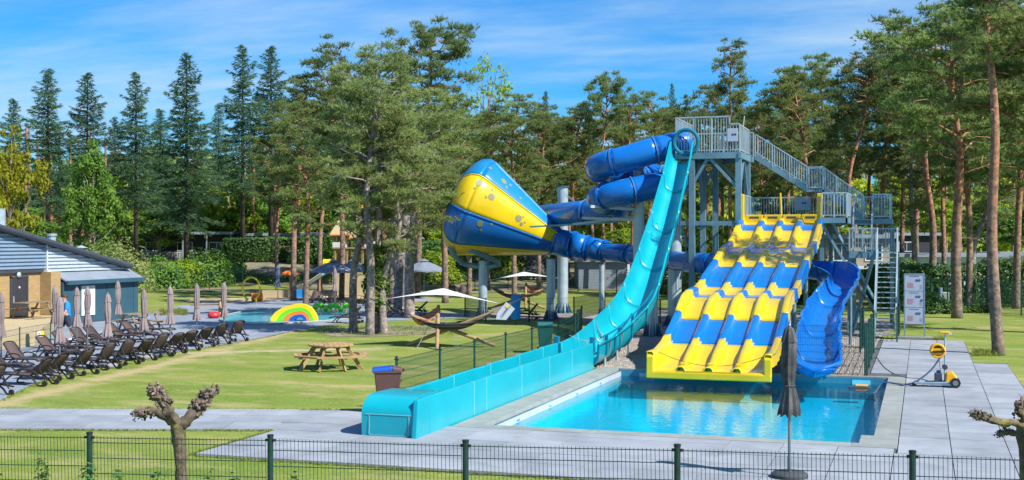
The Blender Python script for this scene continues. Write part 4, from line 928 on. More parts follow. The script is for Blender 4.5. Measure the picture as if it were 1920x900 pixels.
# pool hose cart
q = onz(1770, 728)
ct = thing('hose_cart', (q.x, q.y, .04), 'yellow pool-cleaner trolley with a hose reel on an upright post', 'trolley', rz=R(2))
def lp(nm, mb, m, par=None, **k): return obj(nm, mb, m, par or ct, local=True, **k)
lp('chassis', MB().box((-.72, -.16, .06), (.2, .16, .11)), 'steel_light', bevel=.01)
lp('side_rail', MB().beam((-.75, -.17, .1), (.25, -.17, .14), .035), 'steel_light'); lp('side_rail', MB().beam((-.75, .17, .1), (.25, .17, .14), .035), 'steel_light')
lp('front_skid', MB().box((-.8, -.17, .0), (-.7, .17, .08)), 'black_rubber', bevel=.02)
for k in (-1, 1):
    wh = lp('wheel', MB().cyl((.27, k*.2, .13), (.27, k*.26, .13), .13, n=22), 'black_rubber', smooth=True, angle=30)
    lp('hub', MB().cyl((.27, k*.262, .13), (.27, k*.268, .13), .07, n=16), 'pole_metal', wh)
lp('housing', MB().add([(.02, -.19, .12), (.34, -.19, .12), (.34, .19, .12), (.02, .19, .12), (.05, -.17, .38), (.2, -.17, .42), (.2, .17, .42), (.05, .17, .38), (.33, -.17, .26), (.33, .17, .26)], [(0, 3, 2, 1), (0, 1, 8, 5, 4), (3, 7, 6, 9, 2), (1, 2, 9, 8), (5, 8, 9, 6), (4, 5, 6, 7), (0, 4, 7, 3)]), 'tool_yellow', bevel=.03)
lp('post', MB().cyl((.02, 0, .1), (.03, 0, 1.42), .024), 'steel_light')
reel = lp('reel', MB().tube([(-.16+.165*math.cos(k*math.pi/14), -.14, .95+.165*math.sin(k*math.pi/14)) for k in range(29)], .035, 8).tube([(-.16+.165*math.cos(k*math.pi/14), .04, .95+.165*math.sin(k*math.pi/14)) for k in range(29)], .035, 8).beam((-.31, -.14, .98), (0, -.14, 1.0), .03, .07).beam((-.27, -.14, .86), (-.04, -.14, .88), .03, .06), 'tool_yellow', smooth=True, angle=30)
lp('cable_coil', MB().cyl((-.16, -.12, .95), (-.16, .02, .95), .15, n=24), 'black_rubber', reel)
lp('reel_bar', MB().beam((-.33, -.185, .92), (.02, -.185, .95), .03, .03), 'black_rubber', reel)
lp('handle', MB().box((-.12, -.06, 1.4), (.14, .06, 1.46)), 'tool_yellow', bevel=.02); lp('handle_end', MB().box((.1, -.05, 1.38), (.2, .05, 1.42)), 'white_paint')
lp('pump', MB().box((-.24, -.1, .14), (-.05, .1, .36)), 'anthracite', bevel=.02); lp('pump_cap', MB().cyl((-.14, 0, .36), (-.14, 0, .43), .05), 'bin_blue')
lp('motor', MB().cyl((.02, -.1, .52), (.02, .1, .52), .07), 'anthracite')
hz = smooth_path([Vector((q.x-.1, q.y-.05, .8)), Vector((q.x-.35, q.y-.1, .45)), Vector((q.x-.75, q.y-.12, .14)), Vector((q.x-1.1, q.y-.1, .07)), onz(1694, 722, .07), Vector((-1.0, 34.7, .08)), Vector((-1.25, 34.5, -.2)), Vector((-1.6, 34.3, -.22))], 6)
single('pool_hose', MB().tube(hz, .022, 8), 'fabric_navy', 'dark blue hose from the yellow trolley into the pool', 'hose', smooth=True)
hz = smooth_path([onz(1643, 668, .05), onz(1660, 690, .05), onz(1690, 706, .05), onz(1730, 711, .05), Vector((q.x-.2, q.y, .12))], 6)
single('thin_cable', MB().tube(hz, .009, 5), 'rope', 'thin dark cable lying on the deck from fence to trolley', 'cable')
q = onz(1612, 726, WZ)
rb = thing('pool_robot', (q.x, q.y, WZ-.04), 'small yellow cleaning robot floating near the pool corner', 'pool robot')
obj('body', MB().box((q.x-.3, q.y-.16, WZ-.1), (q.x+.3, q.y+.16, WZ+.03)), 'anthracite', rb, bevel=.03)
obj('cover', MB().box((q.x-.12, q.y-.12, WZ+.03), (q.x+.22, q.y+.12, WZ+.07)), 'tool_yellow', rb, bevel=.02)

# octagonal picnic table
def octo_table(loc, rz, label, wood='wood_pale'):
    t = thing('picnic_table', loc, label, 'picnic table', rz=rz); n = 8
    def lp(nm, mb, m=wood, par=None, **k): return obj(nm, mb, m, par or t, local=True, **k)
    Rt = .72; ci = Rt*math.cos(math.pi/8); pw_ = 2*ci/9
    for i in range(9):
        x0, x1 = -ci+i*pw_+.004, -ci+(i+1)*pw_-.004
        def hy(x): return min(ci, math.sqrt(2)*ci-abs(x))
        p = [(x0, -hy(x0)), (x1, -hy(x1)), (x1, hy(x1)), (x0, hy(x0))]; lp('top_board', MB().poly(p, .715, .76))
    for k in range(8):
        a0 = math.pi/8+k*math.pi/4; a1 = a0+math.pi/4
        for ra, rb_ in ((.93, 1.05), (1.06, 1.18)):
            p = [(ra*math.cos(a0)/1, ra*math.sin(a0)), (rb_*math.cos(a0), rb_*math.sin(a0)), (rb_*math.cos(a1), rb_*math.sin(a1)), (ra*math.cos(a1), ra*math.sin(a1))]
            c = (sum(x for x, _ in p)/4, sum(y for _, y in p)/4); p = [(c[0]+(x-c[0])*.995, c[1]+(y-c[1])*.995) for x, y in p]
            lp('seat_board', MB().poly(p, .41, .455))
    for k in range(8):
        a = math.pi/8+k*math.pi/4+.0; e = Vector((math.cos(a), math.sin(a), 0))
        lp('leg', MB().beam(e*.50+Vector((0, 0, .71)), e*1.0+Vector((0, 0, 0)), .045, .10))
        if k < 4: lp('seat_beam', MB().beam(e*1.05+Vector((0, 0, .37+.012*k)), -e*1.05+Vector((0, 0, .37+.012*k)), .04, .05)); lp('top_beam', MB().beam(e*.6+Vector((0, 0, .675)), -e*.6+Vector((0, 0, .675)), .035, .05))
    return t
q = onz(620, 692); octo_table((q.x, q.y, 0), R(30), 'octagonal pale wooden picnic table on the open lawn')
def bench_table(loc, rz, label, wood, sc=1):
    t = thing('picnic_table', loc, label, 'picnic table', rz=rz); t.scale = (sc, sc, sc)
    def lp(nm, mb, m=wood): return obj(nm, mb, m, t, local=True)
    for k in range(5): lp('top_board', MB().box((-.9, -.36+k*.145, .72), (.9, -.225+k*.145, .76)))
    for s in (-1, 1):
        for k in range(2): lp('seat_board', MB().box((-.9, s*.72-.13+k*.135, .42), (.9, s*.72-.005+k*.135, .455)))
        lp('leg', MB().beam((s*.62, -.25, .7), (s*.62, -.62, 0), .09, .045)); lp('leg', MB().beam((s*.62, .25, .7), (s*.62, .62, 0), .09, .045))
        lp('cross_beam', MB().beam((s*.58, -.8, .39), (s*.58, .8, .39), .045, .09))
    return t
q = onz(262, 620); bench_table((q.x, q.y, 0), R(75), 'weathered wooden picnic table in front of the blue-grey shed', 'wood_grey')
q = onz(390, 588); bench_table((q.x, q.y, 0), R(35), 'pale wooden picnic table at the far lawn before the splash pad', 'wood_pale')

# hammock frame with hammocks and shade sail
def hammock(base, d, k, label, sail_label, ham_labels, mirror=1, cloths=('stripe_dark', 'stripe_orange')):
    f = thing('hammock_stand', base, label, 'hammock stand')
    up = Vector((0, 0, 1)); b = Vector(base)
    def P(r, dd, z): return b+right*(r*k*mirror)+fwd*(dd*k)+up*(z*k)
    logs = [(P(-1.25, .6, .05), P(2.0, .1, 1.32)), (P(2.15, .4, .05), P(-1.05, .2, 1.22)), (P(0, -.9, .0), P(-.05, .9, 1.55))]
    for a, c in logs: obj('log', MB().tube([a, a.lerp(c, .5), c], [.07*k, .075*k, .065*k], 10), 'wood_log', f, smooth=True, angle=60)
    tips = [logs[0][1], logs[1][1], logs[2][1]]
    for (i, j, sag, m), hl in zip(((0, 1, .62, cloths[0]), (1, 2, .55, cloths[1])), ham_labels):
        A, B = tips[i], tips[j]; side = (B-A).cross(up).normalized(); rows = []
        for s in range(17):
            t = s/16; c = A.lerp(B, t)-up*(sag*k*4*t*(1-t)); w = .42*k*math.sin(math.pi*min(1, max(0, (t-.04)/.92)))**.6+.02
            rows.append([c+side*(w*u_)+up*(.28*k*u_*u_*math.sin(math.pi*t)) for u_ in (-1, -.75, -.5, -.25, 0, .25, .5, .75, 1)])
        single('hammock', MB().grid(rows), m, hl, 'hammock', smooth=True, solid=.012)
    for s in (-1, 1): obj('rope', MB().tube([P(-.05, .9, 1.5), P(s*.8, -.3, 0)], .012*k, 4), 'rope_grey', f)
    obj('rope', MB().tube([P(-1.05, .2, 1.22), P(-2.7, .6, 1.85)], .022*k, 5), 'rope', f)
    obj('rope', MB().tube([P(2.0, .1, 1.32), P(3.3, .8, 1.9)], .022*k, 5), 'rope', f)
    c0, c1, c2 = P(-2.4, .4, 1.78), P(2.3, -.1, 1.7), P(.1, 2.0, 2.15); rows = []
    apex = P(0, .5, 2.12)
    for i in range(9):
        r_ = []
        for j in range(9):
            t = i/8; s = j/8; a = c0.lerp(c2, t*.999); e = c1.lerp(c2, t*.999); p = a.lerp(e, s); p = p+up*(.28*k*math.sin(math.pi*s)*(1-t)**.5); r_.append(p)
        rows.append(r_)
    single('shade_sail', MB().grid(rows), 'sail_white', sail_label, 'shade sail', smooth=True, solid=.008)
    return f, P
def stripe(name, cols, scale):
    m = mat(name, cols[0], .9, var=.1); nd, lk = m.node_tree.nodes, m.node_tree.links; b = nd['Principled BSDF']
    t = nd.new('ShaderNodeTexCoord'); w = nd.new('ShaderNodeTexWave'); w.inputs['Scale'].default_value = scale; w.bands_direction = 'Z'; lk.new(t.outputs['Object'], w.inputs[0])
    r = nd.new('ShaderNodeValToRGB'); r.color_ramp.interpolation = 'CONSTANT'; e = r.color_ramp.elements; e[0].color = (*cols[0], 1); e[1].color = (*cols[1], 1); e[1].position = .45; x = e.new(.75); x.color = (*cols[2], 1)
    lk.new(w.outputs[0], r.inputs[0]); lk.new(r.outputs[0], b.inputs['Base Color'])
stripe('stripe_dark', [(.02, .025, .035), (.16, .06, .04), (.10, .11, .13)], 2.2); stripe('stripe_orange', [(.50, .14, .04), (.60, .5, .36), (.12, .04, .03)], 3.2)
q = onz(822, 652)
hf, HP = hammock((q.x, q.y, 0), 0, .95, 'wooden log hammock stand on the lawn before the pine trunks', 'white triangular shade sail over the lawn hammocks', ('dark striped hammock slung along the near log stand', 'orange striped hammock at the left of the near log stand'))
q = onz(985, 582)
hammock((q.x, q.y, 0), 0, .95, 'wooden log hammock stand behind the funnel supports', 'white shade sail over the hammocks behind the funnel', ('dark hammock slung on the stand behind the funnel', 'pale hammock on the stand behind the funnel'), -1)
bn = thing('banner', HP(3.0, .5, 0), 'pale diamond banner with dark lettering hanging beside the hammock', 'banner')
bc = ond(945, 588, 44.5); e1 = (right*.75+upv*.95).normalized(); e2 = (right*.95-upv*.75).normalized()
cl = MB(); hw_, hh_ = .2, .38
cl.add([bc-e1*hh_*.9-e2*.1, bc-e1*hh_*.35+e2*hw_, bc+e1*hh_+e2*hw_, bc+e1*hh_-e2*hw_, bc-e1*hh_*.35-e2*hw_], [(0, 1, 2, 3, 4)])
obj('cloth', cl, 'sail_cloth' if 'sail_cloth' in MATS else 'clad_white', bn, solid=.01)
txc = bpy.data.curves.new('lettering', 'FONT'); txc.body = 'CAMPING'; txc.size = .12; txc.align_x = 'CENTER'; txc.align_y = 'CENTER'; txc.extrude = .001; txc.materials.append(MATS['print_blue'])
txo = link(bpy.data.objects.new('lettering', text_mesh(txc))); txo.parent = bn; txo.matrix_parent_inverse = base_matrix(bn).inverted()
zz = e1.cross(-e2).normalized(); fr_ = Matrix((e1, -e2, zz)).transposed(); 
txo.matrix_basis = Matrix.Translation(bc-fwd*.02+e1*.1) @ fr_.to_4x4()
obj('emblem', MB().add([bc+e1*.28-e2*.05-fwd*.02+(e1*math.cos(k*.524)+e2*math.sin(k*.524))*.065 for k in range(12)], [tuple(range(12))]), 'yellow_toy', bn)
pb = thing('pennant', ond(925, 590, 44.9)-Vector((0, 0, ond(925, 590, 44.9).z)), 'faded pink patterned cloth hanging from the hammock rope', 'cloth')
a = ond(920, 579, 44.9); b = ond(945, 572, 44.9); c = ond(934, 592, 44.9)
obj('cloth', MB().add([a, b, c], [(0, 1, 2)]), 'pennant_pink' if 'pennant_pink' in MATS else 'fabric_taupe', pb, solid=.01)
q = ond(967, 570, 57); bl = MB()
bl.lathe((q.x, q.y, 0), [(.02, .25), (.2, .27), (.23, .5), (.2, .8), (.23, 1.1), (.2, 1.35), (.05, 1.4)], 16, fold=.12, nf=5)
bg_ = thing('blue_bag', (q.x, q.y, 0), 'crumpled bright blue cover hanging on the dark fence under the funnel', 'bag'); obj('cover', bl, 'shirt_blue', bg_, smooth=True); obj('strap', MB().cyl((q.x, q.y, .0), (q.x, q.y, 1.5), .015), 'rope', bg_)

# ================================================================== TERRACE FURNITURE
def make_lounger(deg=47):
    t = thing('sun_lounger', (0, 0, 0), 'brown resin sun lounger', 'sun lounger')
    def lp(nm, mb, m, par=None, **k): return obj(nm, mb, m, par or t, local=True, **k)
    hg = Vector((.12, 0, .33)); a = R(deg); tip = hg+Vector((math.cos(a), 0, math.sin(a)))*.74
    for s in (-1, 1):
        y = s*.31
        lp('side_rail', MB().tube(smooth_path([(-1.08, y, .30), (-.9, y, .36), (-.3, y, .34), (.12, y, .32), (.75, y, .27)], 3), .03, 6), 'resin_brown', smooth=True)
        lp('leg', MB().tube(smooth_path([(-.55, y*1.05, .34), (-.78, y*1.1, .16), (-.86, y*1.12, .02), (-.6, y*1.12, .015)], 3), .03, 6), 'resin_brown', smooth=True)
        lp('leg', MB().tube(smooth_path([(.1, y*1.05, .32), (.32, y*1.1, .16), (.45, y*1.12, .02), (.7, y*1.1, .05)], 3), .03, 6), 'resin_brown', smooth=True)
        lp('armrest', MB().tube(smooth_path([(-.35, y*1.12, .34), (-.22, y*1.16, .50), (.05, y*1.16, .54), (.28, y*1.14, .48), (.5, y*1.12, .30)], 3), .028, 6), 'resin_brown', smooth=True)
        lp('wheel', MB().cyl((.66, y-.03, .09), (.66, y+.03, .09), .09, n=14), 'resin_brown')
        lp('back_rail', MB().tube([hg+Vector((0, y*.92, 0)), tip+Vector((0, y*.86, 0))], .028, 6), 'resin_brown', smooth=True)
        lp('back_strut', MB().beam(hg.lerp(tip, .55)+Vector((0, y*.8, 0)), (.62, y*.8, .2), .03), 'resin_brown')
    b = lp('backrest', MB().grid([[hg.lerp(tip, i/6)+Vector((.03*math.sin(math.pi*i/6), .28*j, 0)) for j in (-1, 0, 1)] for i in range(7)]), 'mesh_brown', smooth=True, solid=.015)
    lp('head_bar', MB().tube(smooth_path([tip+Vector((0, -.27, -.02)), tip+Vector((.02, -.14, .05)), tip+Vector((.02, .14, .05)), tip+Vector((0, .27, -.02))], 3), .03, 6), 'resin_brown', b, smooth=True)
    lp('seat', MB().grid([[(-1.05+1.17*i/6, .29*j, .34+.012*math.sin(i)) for j in (-1, 0, 1)] for i in range(7)]), 'mesh_brown', smooth=True, solid=.015)
    lp('foot_bar', MB().tube([(-1.08, -.31, .30), (-1.12, 0, .30), (-1.08, .31, .30)], .03, 6), 'resin_brown', smooth=True)
    return t
LSC = (.84, .84, .80)
LGS = [make_lounger(50), make_lounger(44), make_lounger(56)]; LUS = [[], [], []]
def put_lounger(*a):
    k = rng.choice((0, 0, 0, 1, 1, 2)); k = k if LUS[k] or len(LUS[0]) > 2 or k == 0 else 0
    return place(LGS[k], LUS[k], *a, **({'scale': LSC} if len(a) < 5 else {}))
front = [(62, 722), (93, 712), (143, 702), (187, 692), (226, 683), (258, 676), (290, 669), (316, 663), (345, 657), (374, 650), (404, 645), (438, 639)]
for i_, (x, y_) in enumerate(front):
    q = onz(x, y_); put_lounger((q.x, q.y, .014), R(-2-2.1*i_)+R(rng.uniform(-5, 5)), 'brown sun lounger in the row along the lawn edge, raised backrest towards the lawn', 'loungers along the lawn edge')
q = onz(-25, 742); put_lounger((q.x, q.y, .014), R(-5), 'brown sun lounger in the row along the lawn edge, raised backrest towards the lawn', 'loungers along the lawn edge')
for x, y_ in ((5, 700), (40, 689), (100, 672), (128, 664), (160, 655), (185, 649), (228, 642), (254, 637), (287, 629)):
    q = onz(x, y_); put_lounger((q.x, q.y, .014), R(176)+R(rng.uniform(-5, 5)), 'brown sun lounger in the second row, backrest towards the building', 'loungers in the row nearer the building')
for x, y_, a in ((589, 568, 100), (621, 567, 95), (645, 577, 15), (615, 574, 195), (704, 573, 20), (688, 569, 95), (655, 606, 8), (742, 596, 190), (780, 592, 10), (735, 578, 100)):
    q = onz(x, y_); put_lounger((q.x, q.y, .014), R(a), 'brown sun lounger under the grey parasols beside the splash pool', 'loungers by the splash pool')
for x, y_ in ((846, 556), (868, 556)):
    q = onz(x, y_); put_lounger((q.x, q.y, .014), R(105), 'brown sun lounger on the grass behind the tall pine trunks', 'loungers on the far grass')
q = onz(988, 598); put_lounger((q.x, q.y, .0), R(5), 'brown sun lounger standing on the grass under the funnel')
for k_ in (1, 2):
    if not LUS[k_]:
        for c_ in KIDS(LGS[k_]):
            for d_ in KIDS(c_): bpy.data.objects.remove(d_)
            bpy.data.objects.remove(c_)
        bpy.data.objects.remove(LGS[k_])
TPs = [closed_parasol('closed_parasol', 'x', 'fabric_taupe', 2.2, fat=.82, seed=s_, group='closed taupe parasols') for s_ in (1, 5, 9)]
uf = [[], [], []]
for i, (x, y_) in enumerate([(112, 702), (202, 688), (270, 672), (319, 657), (369, 646), (420, 640)]):
    q = onz(x, y_); place(TPs[i % 3], uf[i % 3], (q.x, q.y, .014), R(40*i), 'closed taupe parasol among the loungers along the lawn edge', 'closed parasols along the lawn edge', (1, 1, 1.02))
for i, (x, y_) in enumerate([(2, 688), (103, 655), (144, 662), (164, 660), (221, 633)]):
    q = onz(x, y_); place(TPs[(i+1) % 3], uf[(i+1) % 3], (q.x, q.y, .014), R(70*i), 'closed taupe parasol in the row of loungers nearer the building', 'closed parasols nearer the building')
q = onz(337, 0) if False else onz(628, 575); place(TPs[0], uf[0], (q.x, q.y, .014), 0, 'closed taupe parasol between the open grey parasols by the splash pool')
nv = closed_parasol('closed_parasol', 'closed navy parasol standing by the sandy splash pad', 'fabric_navy', 2.3, fat=1.15, seed=11); q = onz(521, 565); nv.location = (q.x, q.y, 0)
nv2 = closed_parasol('closed_parasol', 'tall closed navy parasol among the pine trunks', 'fabric_navy', 2.6, fat=1.7, seed=12); q = onz(749, 580); nv2.location = (q.x, q.y, 0)
def open_parasol():
    t = thing('open_parasol', (0, 0, 0), 'open grey parasol', 'parasol')
    def lp(nm, mb, m, **k): return obj(nm, mb, m, t, local=True, **k)
    lp('pole', MB().cyl((0, 0, 0), (0, 0, 2.5), .028), 'pole_metal', smooth=True)
    n = 8; rows = []
    for j in range(7):
        f = j/6; row = []
        for k in range(n*4+1):
            a = 2*math.pi*k/(n*4); edge_ = 1-.06*(.5-.5*math.cos(n*a)); r = 1.5*f*edge_; row.append((r*math.cos(a), r*math.sin(a), 2.55-.62*f**1.15-.05*f*(.5-.5*math.cos(n*a))))
        rows.append(row)
    rows.append([(p[0]*1.005, p[1]*1.005, p[2]-.1) for p in rows[-1]])
    lp('canopy', MB().grid(rows), 'fabric_slate', smooth=True, angle=30)
    lp('vent', MB().lathe((0, 0, 0), [(.35, 2.5), (.2, 2.58), (.02, 2.66)], 16), 'fabric_slate', smooth=True)
    for k in range(n):
        a = 2*math.pi*k/n; lp('rib', MB().tube([(.03*math.cos(a), .03*math.sin(a), 2.5), (1.45*math.cos(a), 1.45*math.sin(a), 1.9)], .012, 5), 'pole_metal')
    lp('foot', MB().lathe((0, 0, 0), [(.3, 0), (.3, .07), (.05, .09)], 16), 'concrete_base')
    return t
OPR = open_parasol(); ou = []
for (x, y_), lb in zip(((795, 560), (625, 563), (662, 562)), ('open slate grey parasol right of the ivy trunk, over loungers', 'open dark parasol left of the play tower panels', 'open grey parasol half hidden by pine trunks before the play tower')):
    q = onz(x, y_); place(OPR, ou, (q.x, q.y, 0), R(rng.uniform(0, 40)), lb)

# ================================================================== LEFT BUILDING (faces +X)
BX = -38.1
bd = thing('pool_building', (BX, 48, 0), 'yellow brick pool building with ribbed metal cladding under a sloping roof', 'building')
ZTR = .48
def zroof(Y): return 4.36-(Y-44.2)*(1.86/9.3)
obj('brick_wall', MB().box((BX-5, 30, 0), (BX, 53.2, 2.44)), 'brick', bd)
obj('brick_pier', MB().box((BX, 46.9, 0), (-37.5, 47.56, 2.45)), 'brick', bd)
def cladding(Y0, Y1, X, zb, m):
    n = 80; g = MB(); z = zb; rows = []
    zz = []
    while z < 7.2:
        for f, dx in ((0, 0), (.012, .065), (.085, .065), (.10, 0)): zz.append((z+f, dx))
        z += .165
    # every rib is cut where it meets the roof slope
    for z, dx in zz:
        ymax = min(Y1, 44.2+(4.24-z)*9.3/1.86)
        if ymax <= Y0: break
        rows.append([(X+dx, Y0, z), (X+dx, ymax, z)])
    g.grid(rows); return obj('metal_cladding', g, m, bd)
cladding(30, 47.2, -38.0, 2.60, 'clad_blue'); cladding(47.2, 53.1, -37.98, 2.44, 'clad_white')
obj('cladding_trim', MB().box((-38.0, 47.14, 2.42), (-37.9, 47.2, 3.66)), 'white_paint', bd)
obj('soffit', MB().box((BX-.1, 30, 2.445), (-37.97, 47.2, 2.60)), 'anthracite', bd)
rf = MB(); rf.add([(-37.75, 30, zroof(30)+.05), (-37.75, 53.2, zroof(53.2)+.05), (-52, 53.2, zroof(53.2)+.05), (-52, 30, zroof(30)+.05)], [(0, 1, 2, 3)])
ro = obj('roof', rf, 'anthracite', bd, solid=.15)
obj('verge_trim', MB().tube([(-37.7, 30, zroof(30)+.02), (-37.7, 53.2, zroof(53.2)+.02)], .13, 10), 'anthracite', ro, smooth=True)
obj('back_wall', MB().box((-51.5, 30, 0), (-51.3, 53, 2.3)), 'brick', bd); obj('end_wall', MB().box((-51.3, 52.9, 0), (-38.15, 53.25, 2.3)), 'brick', bd)
q = onX(97, 462, -40); obj('vent_pipe', MB().cyl((q.x, q.y, 3), (q.x, q.y, q.z+.55), .2).cyl((q.x, q.y, q.z+.5), (q.x, q.y, q.z+.62), .24), 'steel_light', ro)
q = onX(152, 474, -40); obj('vent_pipe', MB().cyl((q.x, q.y, 2.5), (q.x, q.y, q.z+.25), .16).lathe((q.x, q.y, q.z+.25), [(.32, 0), (.05, .12)], 14), 'steel_light', ro)
q = onX(1, 420, -40); obj('flue', MB().cyl((q.x, q.y, 4.2), (q.x, q.y, q.z+.7), .22), 'steel_light', ro)
da, db = onX(20, 590, BX).y, onX(49, 590, BX).y
dr = obj('door', MB().box((BX-.02, da, ZTR), (BX+.05, db, 2.22)), 'door_dark', bd); obj('handle', MB().box((BX+.05, da+.08, 1.15), (BX+.09, da+.13, 1.42)), 'steel_light', dr); obj('badge', MB().cyl((BX+.05, (da+db)/2, 1.8), (BX+.06, (da+db)/2, 1.8), .05), 'white_paint', dr)
obj('door_frame', MB().box((BX, da-.07, ZTR), (BX+.07, da-.005, 2.3)).box((BX, db+.005, ZTR), (BX+.07, db+.07, 2.3)).box((BX, da-.07, 2.225), (BX+.07, db+.07, 2.3)), 'anthracite', bd)
q = onX(32, 508, BX); lm = obj('wall_lamp', MB().ball((BX+.1, q.y, 2.36), .13, 12, 8, (.6, 1, 1)), 'steel_light', bd, smooth=True)
q = onX(80, 505, BX); obj('flood_light', MB().box((BX+.14, q.y-.1, 2.42), (BX+.34, q.y+.1, 2.56)), 'white_paint', bd)
# raised terrace before the door
tr = struct('raised_terrace', MB().poly([(-31, 26), (-31.0, 37.9), (-35, 43.9), (-37.3, 46.85), (BX, 46.85), (BX, 26)], .0, ZTR), 'cream')
q = onX(62, 592, -37.6); bench_table((-36.9, onX(62, 585, -36.9).y, ZTR), R(88), 'grey picnic table on the raised terrace by the dark door', 'wood_grey', .95)
# blue-grey shed against the building
sh = thing('shed', (-37.4, 51, 0), 'blue-grey flat shed with pale notice against the building', 'shed')
obj('wall', MB().poly([(-38.08, 47.6), (-37.4, 47.6), (-37.4, 53.35), (-38.6, 53.35)], 0, 1.98), 'shed_blue', sh)
obj('roof', MB().add([(-37.15, 47.6, 2.0), (-37.15, 53.5, 2.0), (-38.02, 53.5, 2.43), (-38.02, 47.6, 2.43)], [(0, 1, 2, 3)]), 'roof_grey', sh, solid=.06)
obj('fascia', MB().box((-37.2, 47.6, 1.84), (-37.12, 53.5, 2.03)), 'shed_blue', sh)
ya, yb = onX(152, 560, -37.4).y, onX(177, 560, -37.4).y; obj('notice_panel', MB().box((-37.4, ya, .35), (-37.36, yb, 1.75)), 'white_paint', sh)
for k in range(1, 6): obj('wall_seam', MB().box((-37.4, 47.6+k*1.07, .02), (-37.385, 47.63+k*1.07, 1.84)), 'anthracite', sh)
obj('floor_plate', MB().box((-37.42, 47.6, .0), (-37.35, 53.4, .06)), 'anthracite', sh)
fence([(q_.x, q_.y) for q_ in (onz(-60, 690), onz(37, 662), onz(95, 650))], .85, 'low thin mesh fence before the raised cream terrace', 'fence_green', .022, .004, .1, cap=False)
q = onz(70, 645); yb_ = thing('number_box', (q.x, q.y, 0), 'small yellow box with a white number plate on a post by the terrace', 'sign')
obj('post', MB().cyl(q, q+Vector((0, 0, .25)), .025), 'pole_metal', yb_); obj('box', MB().box((q.x-.14, q.y-.22, .22), (q.x+.14, q.y+.22, .48)), 'yellow_toy', yb_, bevel=.02); 
tx = bpy.data.curves.new('lettering', 'FONT'); tx.body = '2'; tx.size = .2; tx.extrude = .001; tx.align_x = 'CENTER'; tx.align_y = 'CENTER'; tx.materials.append(MATS['print_blue'])
obj('plate', MB().box((q.x+.14, q.y-.2, .24), (q.x+.146, q.y+.02, .46)), 'white_paint', yb_)
to = link(bpy.data.objects.new('lettering', text_mesh(tx))); to.parent = yb_; to.matrix_parent_inverse = base_matrix(yb_).inverted(); to.location = (q.x+.148, q.y-.09, .35); to.rotation_euler = (R(90), 0, R(90))

